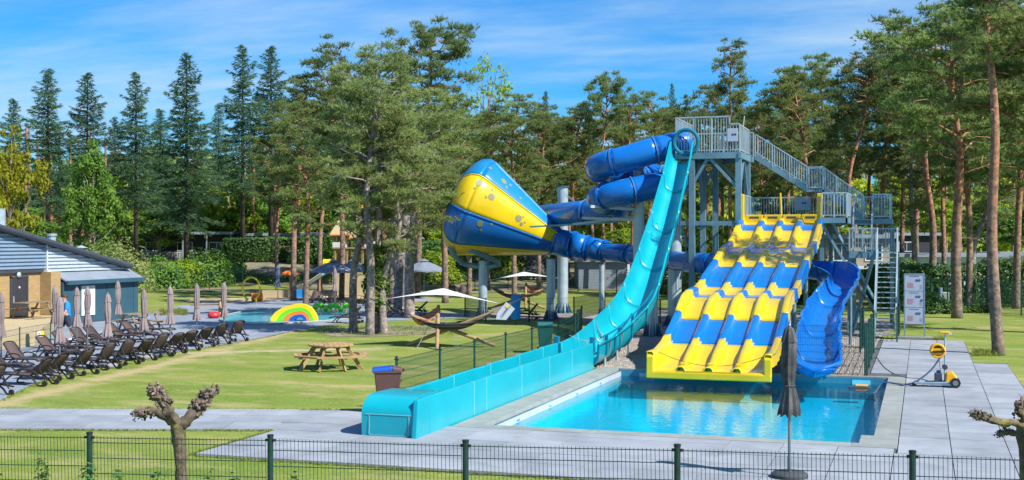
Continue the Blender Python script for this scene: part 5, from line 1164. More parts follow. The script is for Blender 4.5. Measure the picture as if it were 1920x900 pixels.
# --- person in a blue T-shirt walking between the parasols
def person(loc, rz):
    t = thing('person', loc, 'person in bright blue T-shirt and dark shorts among the parasols', 'person', rz=rz)
    V = {'pel': (0, 0, .95, .14, .10), 'wa': (0, .01, 1.10, .135, .10), 'ch': (0, .03, 1.32, .165, .11), 'nk': (0, .04, 1.50, .06, .06), 'hd': (0, .07, 1.58, .075, .085), 'tp': (0, .06, 1.68, .085, .10), 'cr': (0, .05, 1.76, .05, .055)}
    E_ = [('pel', 'wa'), ('wa', 'ch'), ('ch', 'nk'), ('nk', 'hd'), ('hd', 'tp'), ('tp', 'cr')]
    for s, n in ((-1, 'l'), (1, 'r')):
        f = .14*s
        V.update({n+'hp': (s*.10, 0, .88, .095, .09), n+'kn': (s*.10, .03+f, .50, .06, .06), n+'an': (s*.10, f*1.5-.03, .09, .042, .042), n+'to': (s*.11, f*1.5+.13, .04, .04, .03),
                  n+'sh': (s*.19, .03, 1.42, .06, .06), n+'el': (s*.27, .02-f*.7, 1.15, .043, .043), n+'wr': (s*.28, .13-f, .93, .032, .028), n+'pm': (s*.28, .16-f, .86, .038, .022)})
        E_ += [('pel', n+'hp'), (n+'hp', n+'kn'), (n+'kn', n+'an'), (n+'an', n+'to'), ('ch', n+'sh'), (n+'sh', n+'el'), (n+'el', n+'wr'), (n+'wr', n+'pm')]
        for k in range(5):
            fx_ = s*.28+(k-2)*.016; nm = n+'f%d' % k; ln = (.05, .075, .08, .075, .06)[k]
            V[nm] = (fx_, .17-f+(.03 if k == 0 else 0), .86-ln, .009, .009); E_.append((n+'pm', nm))
    keys = list(V); me = bpy.data.meshes.new('body'); me.from_pydata([V[k][:3] for k in keys], [(keys.index(a), keys.index(b)) for a, b in E_], [])
    o = link(bpy.data.objects.new('body', me)); o.parent = t
    o.modifiers.new('skin', 'SKIN'); sl = me.skin_vertices[0].data if me.skin_vertices else None
    if sl is None:
        bm_ = bmesh.new(); bm_.from_mesh(me); bm_.verts.layers.skin.verify(); bm_.to_mesh(me); bm_.free(); sl = me.skin_vertices[0].data
    for i, k in enumerate(keys): sl[i].radius = V[k][3:]; sl[i].use_root = (k == 'pel')
    sb_ = o.modifiers.new('sub', 'SUBSURF'); sb_.levels = sb_.render_levels = 2
    m = mat('person_skin', (.50, .27, .19), .6, var=.05); me.materials.append(m)
    obj('shirt', MB().tube([(0, 0, .93), (0, .01, 1.08), (0, .03, 1.3), (0, .035, 1.43), (0, .04, 1.5)], [.185, .175, .205, .19, .08], 18, cap=False, flat=.7), 'shirt_blue', t, smooth=True, local=True)
    for s in (-1, 1):
        f = .14*s
        obj('sleeve', MB().tube([(s*.13, .03, 1.45), (s*.2, .03, 1.42), (s*.26, .02-f*.5, 1.22)], [.09, .088, .07], 12), 'shirt_blue', t, smooth=True, local=True)
        obj('shorts_leg', MB().tube([(s*.085, 0, .97), (s*.1, .0, .85), (s*.10, .02+f*.8, .56)], [.125, .125, .10], 14), 'shorts_navy', t, smooth=True, local=True)
        obj('shoe', MB().ball((s*.11, f*1.5+.04, .045), .13, 10, 6, (.4, 1, .36)), 'white_paint', t, smooth=True, local=True)
    obj('hair', MB().ball((0, .045, 1.70), .108, 14, 9, (.86, 1.0, .95)), 'hair', t, smooth=True, local=True)
    for s in (-1, 1):
        obj('eye', MB().ball((s*.032, .152, 1.66), .011), 'white_paint', t, local=True); obj('ear', MB().ball((s*.086, .06, 1.645), .024, 8, 5, (.4, .7, 1)), 'skin', t, local=True)
    obj('nose', MB().ball((0, .163, 1.63), .016, 8, 5, (.7, 1, 1.2)), 'skin', t, local=True); obj('mouth', MB().box((-.022, .148, 1.583), (.022, .156, 1.59)), 'red', t, local=True)
    return t
q = onz(124, 639); person((q.x, q.y, .014), R(150))

# ================================================================== SPLASH AREA TOYS
q = onz(553, 602); fwdp = fwd
rb = thing('rainbow_slide', (q.x, q.y, .03), 'rainbow-striped arched toddler slide at the splash pool edge', 'play slide')
cols = [('yellow_toy', 1.02, .80), ('lime', .80, .60), ('orange_toy', .60, .40), ('bin_blue', .40, .2)]
for m, r0, r1 in cols:
    g = MB(); rows = []
    for side in (0, 1):
        for rr in ((r0, r1) if side == 0 else (r1, r0)):
            rows.append([q+right*(.3+rr*math.cos(math.pi*k/24)*(1.42 if math.cos(math.pi*k/24) < 0 else .78))+upv*(.02+rr*.80*math.sin(math.pi*k/24)**1.15)+fwd*(-.22 if side == 0 else .22) for k in range(25)])
    rows.append(rows[0]); obj('arch_band', g.grid(rows), m, rb, smooth=True, angle=30)
q = onz(625, 585); cat_ = thing('caterpillar_toy', (q.x, q.y, 0), 'green and yellow caterpillar-shaped water toy on the splash pool rim', 'water toy')
for i in range(8):
    c = q+right*(-.95+i*.27)+upv*(.30+.10*math.sin(i*2.2)); obj('segment', MB().ball(c, .17, 12, 8), 'lime' if i < 7 else 'yellow_toy', cat_, smooth=True)
    obj('foot', MB().cyl(c-upv*.34, c-upv*.1, .06), 'yellow_toy', cat_)
obj('tail_post', MB().cyl(q+right*1.15, q+right*1.15+upv*.6, .07), 'yellow_toy', cat_)
q = onz(471, 567); hp = thing('spray_hoop', (q.x, q.y, 0), 'tall yellow hoop sprayer on the sandy splash pad', 'water toy')
obj('hoop', MB().tube([q+right*(.55*math.cos(a_))+upv*(.85+.72*math.sin(a_)) for a_ in [R(-70+x_*20.0) for x_ in range(17)]], .055, 8), 'yellow_toy', hp, smooth=True)
for s in (-1, 1): obj('foot', MB().cyl(q+right*(.3*s), q+right*(.3*s)+upv*.25, .06), 'yellow_toy', hp)
obj('barrel', MB().cyl(q+right*-.15+upv*.28+fwd*1, q+right*.5+upv*.28+fwd*1, .27), 'orange_toy', hp, smooth=True, angle=30); obj('barrel_stand', MB().cbox(q+fwd+right*.17+upv*.05, (.5, .3, .1)), 'wood_log', hp)
q = onz(401, 597); single('red_float', MB().ball(q+upv*.16, .32, 16, 9, (1, 1, .6)), 'red', 'red domed float at the tip of the splash pool', 'water toy', smooth=True)
q = onz(560, 563); ms = thing('spray_mushroom', rd(*( -13.0, 84, 0)), 'orange mushroom-shaped water sprayer among the pine trunks', 'water toy'); b0 = rd(-14.6, 82, 0)
ms.location = b0; obj('stem', MB().cyl(b0, b0+upv*1.75, .09), 'wood_log', ms); obj('cap', MB().lathe(b0+upv*1.6, [(.62, 0), (.6, .12), (.35, .26), (.05, .3)], 18), 'orange_toy', ms, smooth=True)
# play tower
b0 = rd(-10.9, 86, 0); pt = thing('play_tower', b0, 'wooden water play tower with cream panels, tilted huts and a tipping bucket', 'playground tower')
def Q(r, d, z): return b0+right*r+fwd*d+upv*z
for r_ in (-1.35, -.55, .55, 1.5):
    for d_ in (0, 1.6): obj('post', MB().beam(Q(r_, d_, 0), Q(r_, d_, 4.3), .13), 'wood_log', pt)
for a, b, c, e in ((-1.5, 1.6, .05, 1.75), (-.5, .5, 1.95, 2.3), (1.05, 1.7, 1.75, 2.35)): obj('panel', MB().beam(Q(a, -.1, (c+e)/2), Q(b, -.1, (c+e)/2), .06, e-c), 'cream', pt)
obj('floor', MB().beam(Q(-1.5, .8, 1.82), Q(1.7, .8, 1.82), 1.9, .1), 'wood_log', pt); obj('floor', MB().beam(Q(-1.5, .8, 3.35), Q(1.7, .8, 3.35), 1.9, .1), 'wood_log', pt)
obj('rail_panel', MB().beam(Q(-1.5, -.12, 3.55), Q(-.5, -.12, 3.55), .05, .4), 'white_paint', pt); obj('rail_panel', MB().beam(Q(.7, -.12, 3.6), Q(1.6, -.12, 3.6), .05, .45), 'white_paint', pt)
for a, b, z0, z1 in ((-1.7, -.3, 4.25, 5.25), (-.35, 1.1, 4.0, 5.6), (1.0, 1.9, 4.3, 5.5)):
    c = (a+b)/2; obj('hut_roof', MB().add([Q(a, -.3, z0), Q(b, -.3, z0), Q(b, 1.9, z0), Q(a, 1.9, z0), Q(c-.2, .3, z1), Q(c+.2, .3, z1), Q(c+.2, 1.3, z1), Q(c-.2, 1.3, z1)], [(0, 1, 5, 4), (1, 2, 6, 5), (2, 3, 7, 6), (3, 0, 4, 7), (4, 5, 6, 7), (0, 3, 2, 1)]), 'cream', pt)
    obj('eave', MB().beam(Q(a, -.32, z0), Q(b, -.32, z0), .08), 'orange_toy', pt)
obj('bucket', MB().lathe(Q(.45, .6, 5.6), [(.2, 0), (.38, .12), (.42, .75), (.36, .76)], 16), 'tool_yellow', pt, smooth=True)
obj('dump_barrel', MB().cyl(Q(-2.15, 0, 2.25), Q(-1.65, 0, 2.25), .32), 'yellow_toy', pt, smooth=True, angle=30)
obj('green_cap', MB().lathe(Q(1.5, -.1, 2.35), [(.5, 0), (.05, .22)], 12), 'bin_green', pt)
ps = thing('play_slide', Q(-3.4, -.6, 0), 'white and blue toddler slide beside the play tower', 'play slide')
for k, m in ((0, 'white_paint'), (.8, 'shirt_blue')):
    rows = []
    for i in range(9):
        f = i/8; z = .15+1.35*f**1.4; rows.append([Q(-4.6+2.6*f, -1.2+k+w_, z+(.22 if abs(w_) > .3 else 0)) for w_ in (-.38, -.34, -.1, .1, .34, .38)])
    obj('chute', MB().grid(rows), m, ps, solid=.03)
obj('support', MB().cyl(Q(-2.3, -.8, 0), Q(-2.3, -.8, 1.4), .07), 'wood_log', ps)
obj('side_wall', MB().beam(Q(-6.0, -1.9, .25), Q(-2.3, -1.9, .25), .08, .5), 'cream', ps); obj('side_wall', MB().beam(Q(-4.0, -2.0, .3), Q(-2.9, -2.0, .3), .08, .55), 'shirt_blue', ps)
for (x, y_, h_, lb) in ((1763, 574, 1.05, 'short pale blue post beside a white block near the hedge'), (1826, 572, 1.0, 'short blue post standing alone before the dark hedge')):
    q = onz(x, y_-2); single('marker_post', MB().cyl(q, q+upv*h_, .13), 'clad_blue', lb, 'post', smooth=True, angle=30)
q = onz(1773, 573); single('white_block', MB().cbox(q+upv*.4, (.4, .3, .8)), 'white_paint', 'small white block by the pale blue post near the hedge', 'block', bevel=.03)

# ================================================================== FAR BUILDINGS
def chalet(x0, x1, d, zt, wallm, roofm, label, z0=1.85, dep=5, wins=3, name='chalet', veranda=True, wz=(.95, 1.85)):
    r0, r1 = (x0-960)*d/F, (x1-960)*d/F; c = thing(name, rd((r0+r1)/2, d, z0), label, 'building', rz=TH); w = r1-r0; h = zt-z0
    def lp(nm, mb, m, par=None, **k): return obj(nm, mb, m, par or c, local=True, **k)
    lp('wall', MB().box((-w/2, 0, -.3), (w/2, dep, h-.25)), wallm)
    rf_ = lp('roof', MB().box((-w/2-.3, -.9 if veranda else -.3, h-.25), (w/2+.3, dep+.3, h-.05)), roofm)
    lp('fascia', MB().box((-w/2-.32, -.96 if veranda else -.36, h-.3), (w/2+.32, -.91 if veranda else -.31, h-.04)), 'chalet_grey', rf_)
    for k in range(wins):
        x = -w/2+w*(k+.5)/wins; wd = min(1.5, w/wins*.55)
        wi = lp('window', MB().box((x-wd/2, -.06, wz[0]), (x+wd/2, .02, min(wz[1], h-.45))), 'white_paint'); lp('pane', MB().box((x-wd/2+.08, -.075, wz[0]+.08), (x-.03, -.06, min(wz[1], h-.45)-.08)), 'glass_dark', wi); lp('pane', MB().box((x+.03, -.075, wz[0]+.08), (x+wd/2-.08, -.06, min(wz[1], h-.45)-.08)), 'glass_dark', wi)
    if veranda:
        for k in range(5): x = -w/2+w*k/4; lp('post', MB().beam((x, -.85, 0), (x, -.85, h-.25), .12), 'chalet_grey')
        lp('rail', MB().beam((-w/2, -.85, .85), (0, -.85, .85), .06), 'white_paint')
        bb = MB()
        for k in range(int(w/2/.16)): bb.beam((-w/2+k*.16, -.85, .1), (-w/2+k*.16, -.85, .85), .05)
        lp('balusters', bb, 'white_paint')
    return c
chalet(258, 436, 122, 4.75, 'chalet_dark', 'chalet_roof', 'dark timber chalet with veranda on the bank behind the left hedge')
chalet(470, 612, 120, 4.6, 'chalet_dark', 'chalet_grey', 'dark chalet with glazed front behind the hedge, left of the play tower')
chalet(560, 690, 128, 4.7, 'chalet_cream', 'chalet_grey', 'pale rounded mobile home half hidden behind the pine trunks', veranda=False)
chalet(1083, 1175, 97, 2.5, 'chalet_grey', 'chalet_grey', 'blue-grey shed behind the lawn below the narrow tube', z0=.05, veranda=False, wins=0, name='garden_shed')
chalet(1128, 1260, 103, 2.9, 'white_paint', 'chalet_grey', 'white mobile home behind the pine trunk, right of the grey shed', z0=.3, veranda=False, wins=2)
chalet(1690, 1880, 92, 2.95, 'white_paint', 'chalet_grey', 'long white caravan home seen over the dark hedge', z0=.1, veranda=False, wins=4, wz=(1.5, 2.2))
chalet(1640, 1760, 112, 4.6, 'chalet_dark', 'chalet_roof', 'brown roofed chalet far behind the stairs', z0=1.9, veranda=False, wins=1)
chalet(1880, 1980, 96, 3.0, 'white_paint', 'chalet_grey', 'white caravan home right of the near pine trunk', z0=.2, veranda=False, wins=2, wz=(1.5, 2.2))
hs_ = chalet(1548, 1668, 80, 4.3, 'chalet_cream', 'chalet_roof', 'cream two-storey holiday house behind the steel stairs', z0=.0, veranda=False, wins=2, name='house', dep=7, wz=(2.55, 3.7))
obj('canopy', MB().box((-2.2, -1.2, 2.05), (2.2, 0, 2.2)), 'white_paint', hs_, local=True)
for k in (-1, 1): obj('doorway', MB().box((k*1.0-.6, -.08, .1), (k*1.0+.6, -.02, 1.95)), 'glass_dark', hs_, local=True)

# ================================================================== VEGETATION
def np_mesh(name, V, Fc, m):
    """V (n,3), Fc (k, 3 or 4)"""
    me = bpy.data.meshes.new(name); n, k = len(V), len(Fc); w = Fc.shape[1]
    me.vertices.add(n); me.vertices.foreach_set('co', V.astype(np.float32).ravel())
    me.loops.add(k*w); me.loops.foreach_set('vertex_index', Fc.astype(np.int32).ravel())
    me.polygons.add(k); me.polygons.foreach_set('loop_start', np.arange(0, k*w, w, dtype=np.int32)); me.polygons.foreach_set('loop_total', np.full(k, w, dtype=np.int32))
    me.materials.append(MATS[m]); me.update(calc_edges=True); me.validate(); return me
def unit(a): return a/np.maximum(np.linalg.norm(a, axis=1, keepdims=True), 1e-6)
def needles(P, D, L, Wd, k, spread, g):
    """k thin triangles per tuft fanning round direction D"""
    n = len(P); P = np.repeat(P, k, 0); D = np.repeat(D, k, 0)
    d = unit(D+g.normal(0, spread, (n*k, 3))); ll = g.uniform(.65, 1.25, (n*k, 1))*L
    s = unit(np.cross(d, g.normal(0, 1, (n*k, 3))))*Wd*g.uniform(.7, 1.3, (n*k, 1))
    V = np.stack([P-s*.5-d*ll*.15, P+s*.5-d*ll*.15, P+d*ll], 1).reshape(-1, 3)
    return V, np.arange(n*k*3).reshape(-1, 3)
def leaves(P, N, size, g, asp=.6):
    n = len(P); N = unit(N+g.normal(0, .55, (n, 3))); a = unit(np.cross(N, g.normal(0, 1, (n, 3)))); b = np.cross(N, a)
    s = size*g.uniform(.6, 1.35, (n, 1)); V = np.stack([P-a*s, P-b*s*asp, P+a*s, P+b*s*asp], 1).reshape(-1, 3)
    return V, np.arange(n*4).reshape(-1, 4)
def clump_points(cs, rs, per, g, shell=.55, flat=.5, dome=0):
    P = []; D = []
    for c, r in zip(cs, rs):
        n = max(4, int(per*(r/.7)**2)); u = unit(g.normal(0, 1, (n, 3)))
        if dome: k_ = g.random(n) < dome; u[k_, 2] = np.abs(u[k_, 2])
        rad = r*(shell+(1-shell)*g.random((n, 1)))*g.uniform(.6, 1.1, (n, 1))
        p = u*rad; p[:, 2] *= flat; P.append(p+np.array(c)); D.append(unit(u+np.array([0, 0, .45])))
    return np.concatenate(P), np.concatenate(D)
def wobble(p, q, n, amt, g):
    p, q = Vector(p), Vector(q); L = (q-p).length; out_ = []
    for i in range(n+1):
        t = i/n; o = Vector(g.normal(0, amt*L, 3)) if 0 < i < n else Vector((0, 0, 0)); out_.append(p.lerp(q, t)+o)
    return out_
TREE = {}
def pine(key, seed, Ht=14., base=.42, rad=3.2, nb=30, per=44, mat_='pine_needles', flat=.42, top=.6, trunk_r=.24, lean=.5, bare=4, bark='bark_pine', droop=.0, side=None):
    g = np.random.default_rng(seed); wood = MB()
    tip = Vector((g.normal(0, lean), g.normal(0, lean), Ht*.97)); mid = Vector((tip.x*.2+g.normal(0, lean*.5), tip.y*.2+g.normal(0, lean*.5), Ht*.5))
    tp_ = smooth_path([Vector((0, 0, -.2)), Vector((g.normal(0, .1), g.normal(0, .1), Ht*.25)), mid, mid.lerp(tip, .55)+Vector((g.normal(0, .25), g.normal(0, .25), 0)), tip], 5)
    rr = [trunk_r*(1.18 if i == 0 else 1)*(1-.80*(i/(len(tp_)-1))**1.15) for i in range(len(tp_))]
    wood.tube(tp_, rr, 9); cs, rs = [], []
    def tr_at(z):
        for a, b in zip(tp_, tp_[1:]):
            if a.z <= z <= b.z: return a.lerp(b, (z-a.z)/(b.z-a.z+1e-6))
        return tp_[-1]
    ang = g.uniform(0, 6)
    for i in range(nb):
        f = (i+g.random())/nb; z = Ht*(base+(1-base)*f*.97); ang += 2.4+g.normal(0, .4)
        prof = (math.sin(math.pi*min(1, .18+f*.70)))**.7 if f < top else (math.sin(math.pi*min(1, .18+top*.7)))**.7*(1-(f-top)/(1-top)*.72)
        L = rad*prof*g.uniform(.6, 1.12); o = tr_at(z)
        if side is not None and math.cos(ang-side) < -.15: L *= .25
        rise = L*g.uniform(.05, .45)+L*.25*f-droop*L
        e = o+Vector((math.cos(ang)*L, math.sin(ang)*L, rise)); br = wobble(o, e, 4, .06, g); wood.tube(br, [.055+.02*L/3, .045, .035, .024, .012], 5, cap=False)
        k = max(2, int(L*1.7))
        for j in range(k):
            t = .38+.62*(j+g.random())/k; c = o.lerp(e, t)+Vector(g.normal(0, .28, 3)); c.z += .12
            cs.append(tuple(c)); rs.append(g.uniform(.45, .95)*(.8+.3*L/rad))
            if j % 2 == 0: wood.tube(wobble(o.lerp(e, t*.8), c, 2, .08, g), [.025, .018, .008], 4, cap=False)
    for i in range(3): cs.append(tuple(tip+Vector(g.normal(0, .4, 3)))); rs.append(.6)
    for i in range(bare):
        z = Ht*(base-.25*g.random()); o = tr_at(z); a = g.uniform(0, 6.3); L = g.uniform(.5, 1.6); wood.tube(wobble(o, o+Vector((math.cos(a)*L, math.sin(a)*L, g.uniform(-.2, .3))), 3, .1, g), [.03, .02, .014, .006], 4, cap=False)
    P, D = clump_points(cs, rs, per, g, .15, flat, .72); V, Fc = needles(P, D, .235, .042, 8, .5, g)
    TREE[key] = (np_mesh('crown', V, Fc, mat_), wood.mesh('trunk', bark, True), Ht, rad)
def fir(key, seed, Ht=20., rad=3.0, base=.2, mat_='fir_needles', trunk_r=.26, nb=130):
    g = np.random.default_rng(seed); wood = MB(); wood.tube([(0, 0, -.2), (.03, 0, Ht*.5), (0, 0, Ht)], [trunk_r, trunk_r*.6, .02], 8); P, D = [], []; a = 0
    for i in range(nb):
        f = ((i+g.random())/nb)**.86; z = Ht*(base+(1-base)*f*.99); a += 2.399+g.normal(0, .35)
        R0 = rad*(1-f)**.72*(.72+.28*min(1, f/.18))+.10; L = R0*g.uniform(.38, 1.28); o = np.array([0, 0, z]); dr_ = np.array([math.cos(a), math.sin(a), 0])
        n = max(3, int(L/.19)); t = np.linspace(.12, 1, n); up_ = .55*f-.12; dp = .34*(1-f)
        pts = o+dr_*(L*t)[:, None]; pts[:, 2] += L*(up_*t-dp*t**2+.16*t**5)
        if L > .7: wood.tube([Vector(o), Vector(pts[n//2]), Vector(pts[-1])], [.03, .018, .006], 4, cap=False)
        wd = .40*L*np.sin(np.pi*np.clip(t*.9+.12, 0, 1))*.8+.07; perp = np.array([-dr_[1], dr_[0], 0])
        for s in np.linspace(-1, 1, 7 if L > 1 else 4):
            q_ = pts+perp*(wd*s)[:, None]+g.normal(0, .07, (n, 3)); q_[:, 2] -= abs(s)*.16*L*.5+.05*g.random(n)
            P.append(q_); D.append(np.tile(dr_*.8+perp*s*.7+np.array([0, 0, -.12]), (n, 1)))
    P, D = np.concatenate(P), unit(np.concatenate(D)); V, Fc = needles(P, D, .34, .075, 3, .42, g)
    TREE[key] = (np_mesh('crown', V, Fc, mat_), wood.mesh('trunk', 'bark_dark', True), Ht, rad)
def broad(key, seed, Ht=10., rad=3.2, base=.25, mat_='leaf_fresh', per=70, size=.15, ncl=80, bark='bark_grey', asp=.6, shape=1.0):
    g = np.random.default_rng(seed); wood = MB(); wood.tube([(0, 0, -.2), (g.normal(0, .15), 0, Ht*.4), (g.normal(0, .3), g.normal(0, .3), Ht*.85)], [.2, .13, .03], 8); cs, rs = [], []
    for i in range(ncl):
        u = unit(g.normal(0, 1, (1, 3)))[0]; r = g.random()**.4; c = np.array([u[0]*rad*r, u[1]*rad*r, Ht*(base+(1-base)*.5)+u[2]*Ht*(1-base)*.46*r])
        f = (c[2]/Ht-base)/(1-base); sh = (1-.45*max(0, f-.4)/.6*shape); c[0] *= sh; c[1] *= sh
        cs.append(c); rs.append(g.uniform(.45, .95))
        if i % 2 == 0:
            o = Vector((0, 0, max(Ht*base*.7, c[2]*.62))); wood.tube(wobble(o, Vector(c), 3, .06, g), [.06, .04, .025, .008], 4, cap=False)
    P, D = clump_points(cs, rs, per, g, .3, .85); V, Fc = leaves(P, D, size, g, asp)
    TREE[key] = (np_mesh('crown', V, Fc, mat_), wood.mesh('trunk', bark, True), Ht, rad)
pine('pA', 1, 14, .40, 3.4, 34, bark='bark_grey', mat_='pine_needles_pale', lean=.4); pine('pB', 2, 14, .34, 3.0, 34, bark='bark_grey', mat_='pine_needles_pale', lean=.7)
pine('pC', 3, 16, .45, 3.4, 34, lean=.5); pine('pD', 4, 16, .55, 3.3, 30, lean=.7); pine('pE', 5, 17, .40, 3.6, 40, mat_='pine_needles_dark', lean=.5)
pine('pF', 6, 16, .72, 3.6, 24, mat_='pine_needles_dark', lean=.5, top=.75, flat=.42); pine('pG', 7, 18, .38, 3.2, 44, mat_='pine_needles', lean=.6, top=.5)
pine('pN', 8, 17, .62, 3.6, 34, mat_='pine_needles', lean=.12, trunk_r=.215, top=.7, side=.7)
fir('fA', 11, 20, 3.1, .26); fir('fB', 12, 20, 2.8, .38, nb=100); fir('fC', 13, 20, 3.4, .32, nb=112)
broad('bY', 21, 10, 3.6, .18, 'leaf_yellow', 60, .15, 80); broad('bG', 22, 11, 3.0, .12, 'leaf_fresh', 85, .13, 110, shape=1.5); broad('bL', 23, 9, 3.0, .1, 'leaf_lime', 70, .16, 80); broad('bS', 24, 14, 3.2, .35, 'leaf_lime', 26, .13, 70, asp=.5)
ZONES = [(0, 'over the left building'), (230, 'near the dark timber chalet'), (480, 'behind the rainbow slide'), (620, 'behind the play tower'), (740, 'behind the hammocks'), (840, 'left of the funnel mouth'), (950, 'above the funnel'), (1040, 'behind the funnel neck'), (1120, 'behind the coiled tube'), (1225, 'behind the turquoise slide top'), (1330, 'behind the tower legs'), (1420, 'behind the upper stairs'), (1520, 'behind the cream house'), (1620, 'behind the lower stairs'), (1700, 'behind the instruction board'), (1780, 'over the long caravan'), (1850, 'beside the near right-hand pine'), (1920, 'beyond the right end of the hedge')]
LOOK = {'pA': 'pale broad pine', 'pB': 'pale slender pine', 'pC': 'mid-green full pine', 'pD': 'high-crowned bare-trunked pine', 'pE': 'dark dense pine', 'pF': 'flat-topped dark pine', 'pG': 'tall narrow-topped pine', 'fA': 'dense dark fir', 'fB': 'slim fir', 'fC': 'broad drooping fir', 'bY': 'yellow broadleaf', 'bG': 'fresh green broadleaf', 'bL': 'lime green broadleaf', 'bS': 'sparse yellow-green tree'}
def zone_label(key, x, d): return '%s in the wood %s%s' % (LOOK[key], [z for a, z in ZONES if x >= a or a == 0][-1], ', far back' if d > 110 else '')
def tree(key, x, d, ytop, wpx=None, label='', group=None, name='pine_tree', rz=None, ybase=None, tilt=0):
    cr_, tk, Ht, rad = TREE[key]; p = rd((x-960)*d/F, d, 0); p.z = gz(p.x, p.y); top = H+(450-ytop)*d/F-(.7 if name == 'pine_tree' else .2); s = (top-p.z)/Ht
    w = ((wpx*d/F)/2/rad) if wpx else s
    t = thing(name, p, label, 'tree', group, rz=rng.uniform(0, 6.28) if rz is None else rz); t.scale = (w, w, s); t.rotation_euler[1] = tilt
    o = link(bpy.data.objects.new('crown', cr_)); o.parent = t; o2 = link(bpy.data.objects.new('trunk', tk)); o2.parent = t; return t
FIRL = 'tall dark fir'
for k, x, d, y, w, lb in (('fA', 90, 112, 124, 112, 'dark pointed fir above the building roof, left of a twin'), ('fB', 164, 118, 131, 92, 'slim dark fir behind the pale green birch-like tree'), ('fC', 255, 108, 130, 105, 'blue-green fir with drooping boughs left of the tallest left-hand fir'), ('fA', 350, 100, 94, 118, 'tall dark fir with long bare trunk before the timber chalet'), ('fC', 455, 112, 79, 112, 'tall fir with bare pale trunk between the two chalets'), ('fB', 508, 118, 81, 95, 'slim fir with dark tip touching the pines')):
    tree(k, x, d, y, w*1.25, lb, name='fir_tree')
for k, x, d, y, w in (('fB', 410, 128, 190, 80), ('fA', 300, 130, 200, 100), ('fB', 25, 132, 180, 90), ('fC', 215, 135, 215, 90)): tree(k, x, d, y, w, zone_label(k, x, d)+', second row', 'firs in the far left wood', 'fir_tree')
for k, x, d, y in (('fB', 1023, 150, 166), ('fB', 1260, 150, 152)): tree(k, x, d, y, 40, 'small pointed fir tip rising over the pine canopy', 'distant fir tips', 'fir_tree')
for k, x, d, y, w, lb in (('pA', 693, 51.1, 70, 250, 'tall pale pine with straight bare trunk before the play tower'), ('pB', 663, 52.8, 130, 210, 'pine with slightly leaning dark trunk at the lawn corner'), ('pB', 720, 51.3, 190, 200, 'pine with leaning trunk beside the ivy-clad trunk'), ('pA', 768, 62, 128, 290, 'broad pale pine whose crown touches the funnel'),
                      ('pC', 550, 80, 135, 170, 'pine with orange upper trunk behind the rainbow slide'), ('pG', 573, 74, 180, 150, 'dark-trunked pine just behind the rainbow slide'), ('pE', 640, 82, 68, 170, 'high pine rising behind the play tower'), ('pF', 782, 84, 36, 185, 'umbrella-shaped dark pine highest above the funnel'),
                      ('pC', 835, 76, 190, 190, 'pine with thin trunk standing left of the funnel fork'), ('pF', 1130, 96, 129, 105, 'flat-topped pine above the coiled tube'), ('pG', 1370, 82, 64, 125, 'tall narrow pine behind the top platform railing'),
                      ('pC', 1530, 78, 118, 190, 'broad pine with crooked trunk above the upper stairs'), ('pF', 1600, 84, 92, 180, 'pine with orange trunk behind the middle stairs'), ('pE', 1655, 88, 22, 180, 'very tall dark pine behind the stairs'), ('pD', 1745, 76, 2, 210, 'tall pine with twin-toned trunk behind the instruction board'), ('pE', 1815, 72, 20, 200, 'dense dark pine left of the near right-hand pine')):
    tree(k, x, d, y, w, lb)
tree('pN', 1873, 42.1, -250, 390, 'near right-hand pine with thick bare trunk beside the deck', rz=0)
tree('pG', 1965, 52, -190, 430, 'pine right of the near bare-trunked pine, crown filling the sky beside it')
tree('pC', 1795, 62, -30, 300, 'full mid-green pine before the long caravan')
for k, x, d, y, w in (('pC', 880, 88, 172, 150), ('pG', 915, 95, 188, 140), ('pC', 965, 84, 172, 160), ('pE', 1010, 92, 182, 140), ('pC', 1065, 100, 190, 130), ('pG', 1185, 92, 168, 130), ('pC', 1235, 98, 162, 130), ('pE', 1290, 96, 176, 130), ('pC', 1325, 104, 168, 120), ('pE', 1430, 92, 185, 130), ('pG', 1480, 98, 122, 120), ('pC', 1565, 104, 100, 150), ('pG', 1690, 98, 80, 140), ('pE', 1720, 104, 60, 150),
                  ('pC', 1800, 100, 70, 150), ('pE', 1860, 92, 40, 160), ('pG', 1905, 70, -20, 200), ('pC', 1950, 82, 10, 200), ('pE', 2000, 64, -10, 260), ('pC', 600, 96, 150, 140), ('pG', 720, 98, 150, 150), ('pE', 830, 104, 150, 140), ('pE', 520, 100, 180, 120), ('pC', 1110, 108, 200, 120), ('pC', 1395, 110, 190, 120), ('pG', 1160, 118, 190, 110), ('pE', 1020, 120, 215, 130), ('pE', 560, 118, 170, 130), ('pD', 1640, 100, 150, 140), ('pD', 1770, 90, 130, 140), ('pB', 1575, 92, 205, 130), ('pB', 1710, 86, 190, 160), ('pB', 1830, 84, 170, 170)):
    tree(k, x, d, y, w, zone_label(k, x, d), 'woodland pines behind the slides')
for k, x, d, y, w, lb in (('bY', 18, 88, 205, 150, 'yellow-leaved spring tree behind the building roof'), ('bY', -60, 84, 240, 150, 'yellow-leaved tree at the far end of the building roof'), ('bG', 172, 94, 246, 125, 'fresh green feathery tree between the dark firs'), ('bS', 920, 116, 86, 150, 'thin yellow-green tree standing out above the pines'), ('bL', 1045, 104, 290, 130, 'bright lime tree glowing behind the funnel'), ('bL', 1355, 92, 395, 130, 'bright lime tree seen through the tower legs'), ('bS', 1545, 112, 180, 110, 'yellow-green tree glowing between pine crowns'), ('bL', 730, 118, 250, 130, 'lime tree glimpsed behind the pale pines')):
    tree(k, x, d, y, w, lb, name='broadleaf_tree')
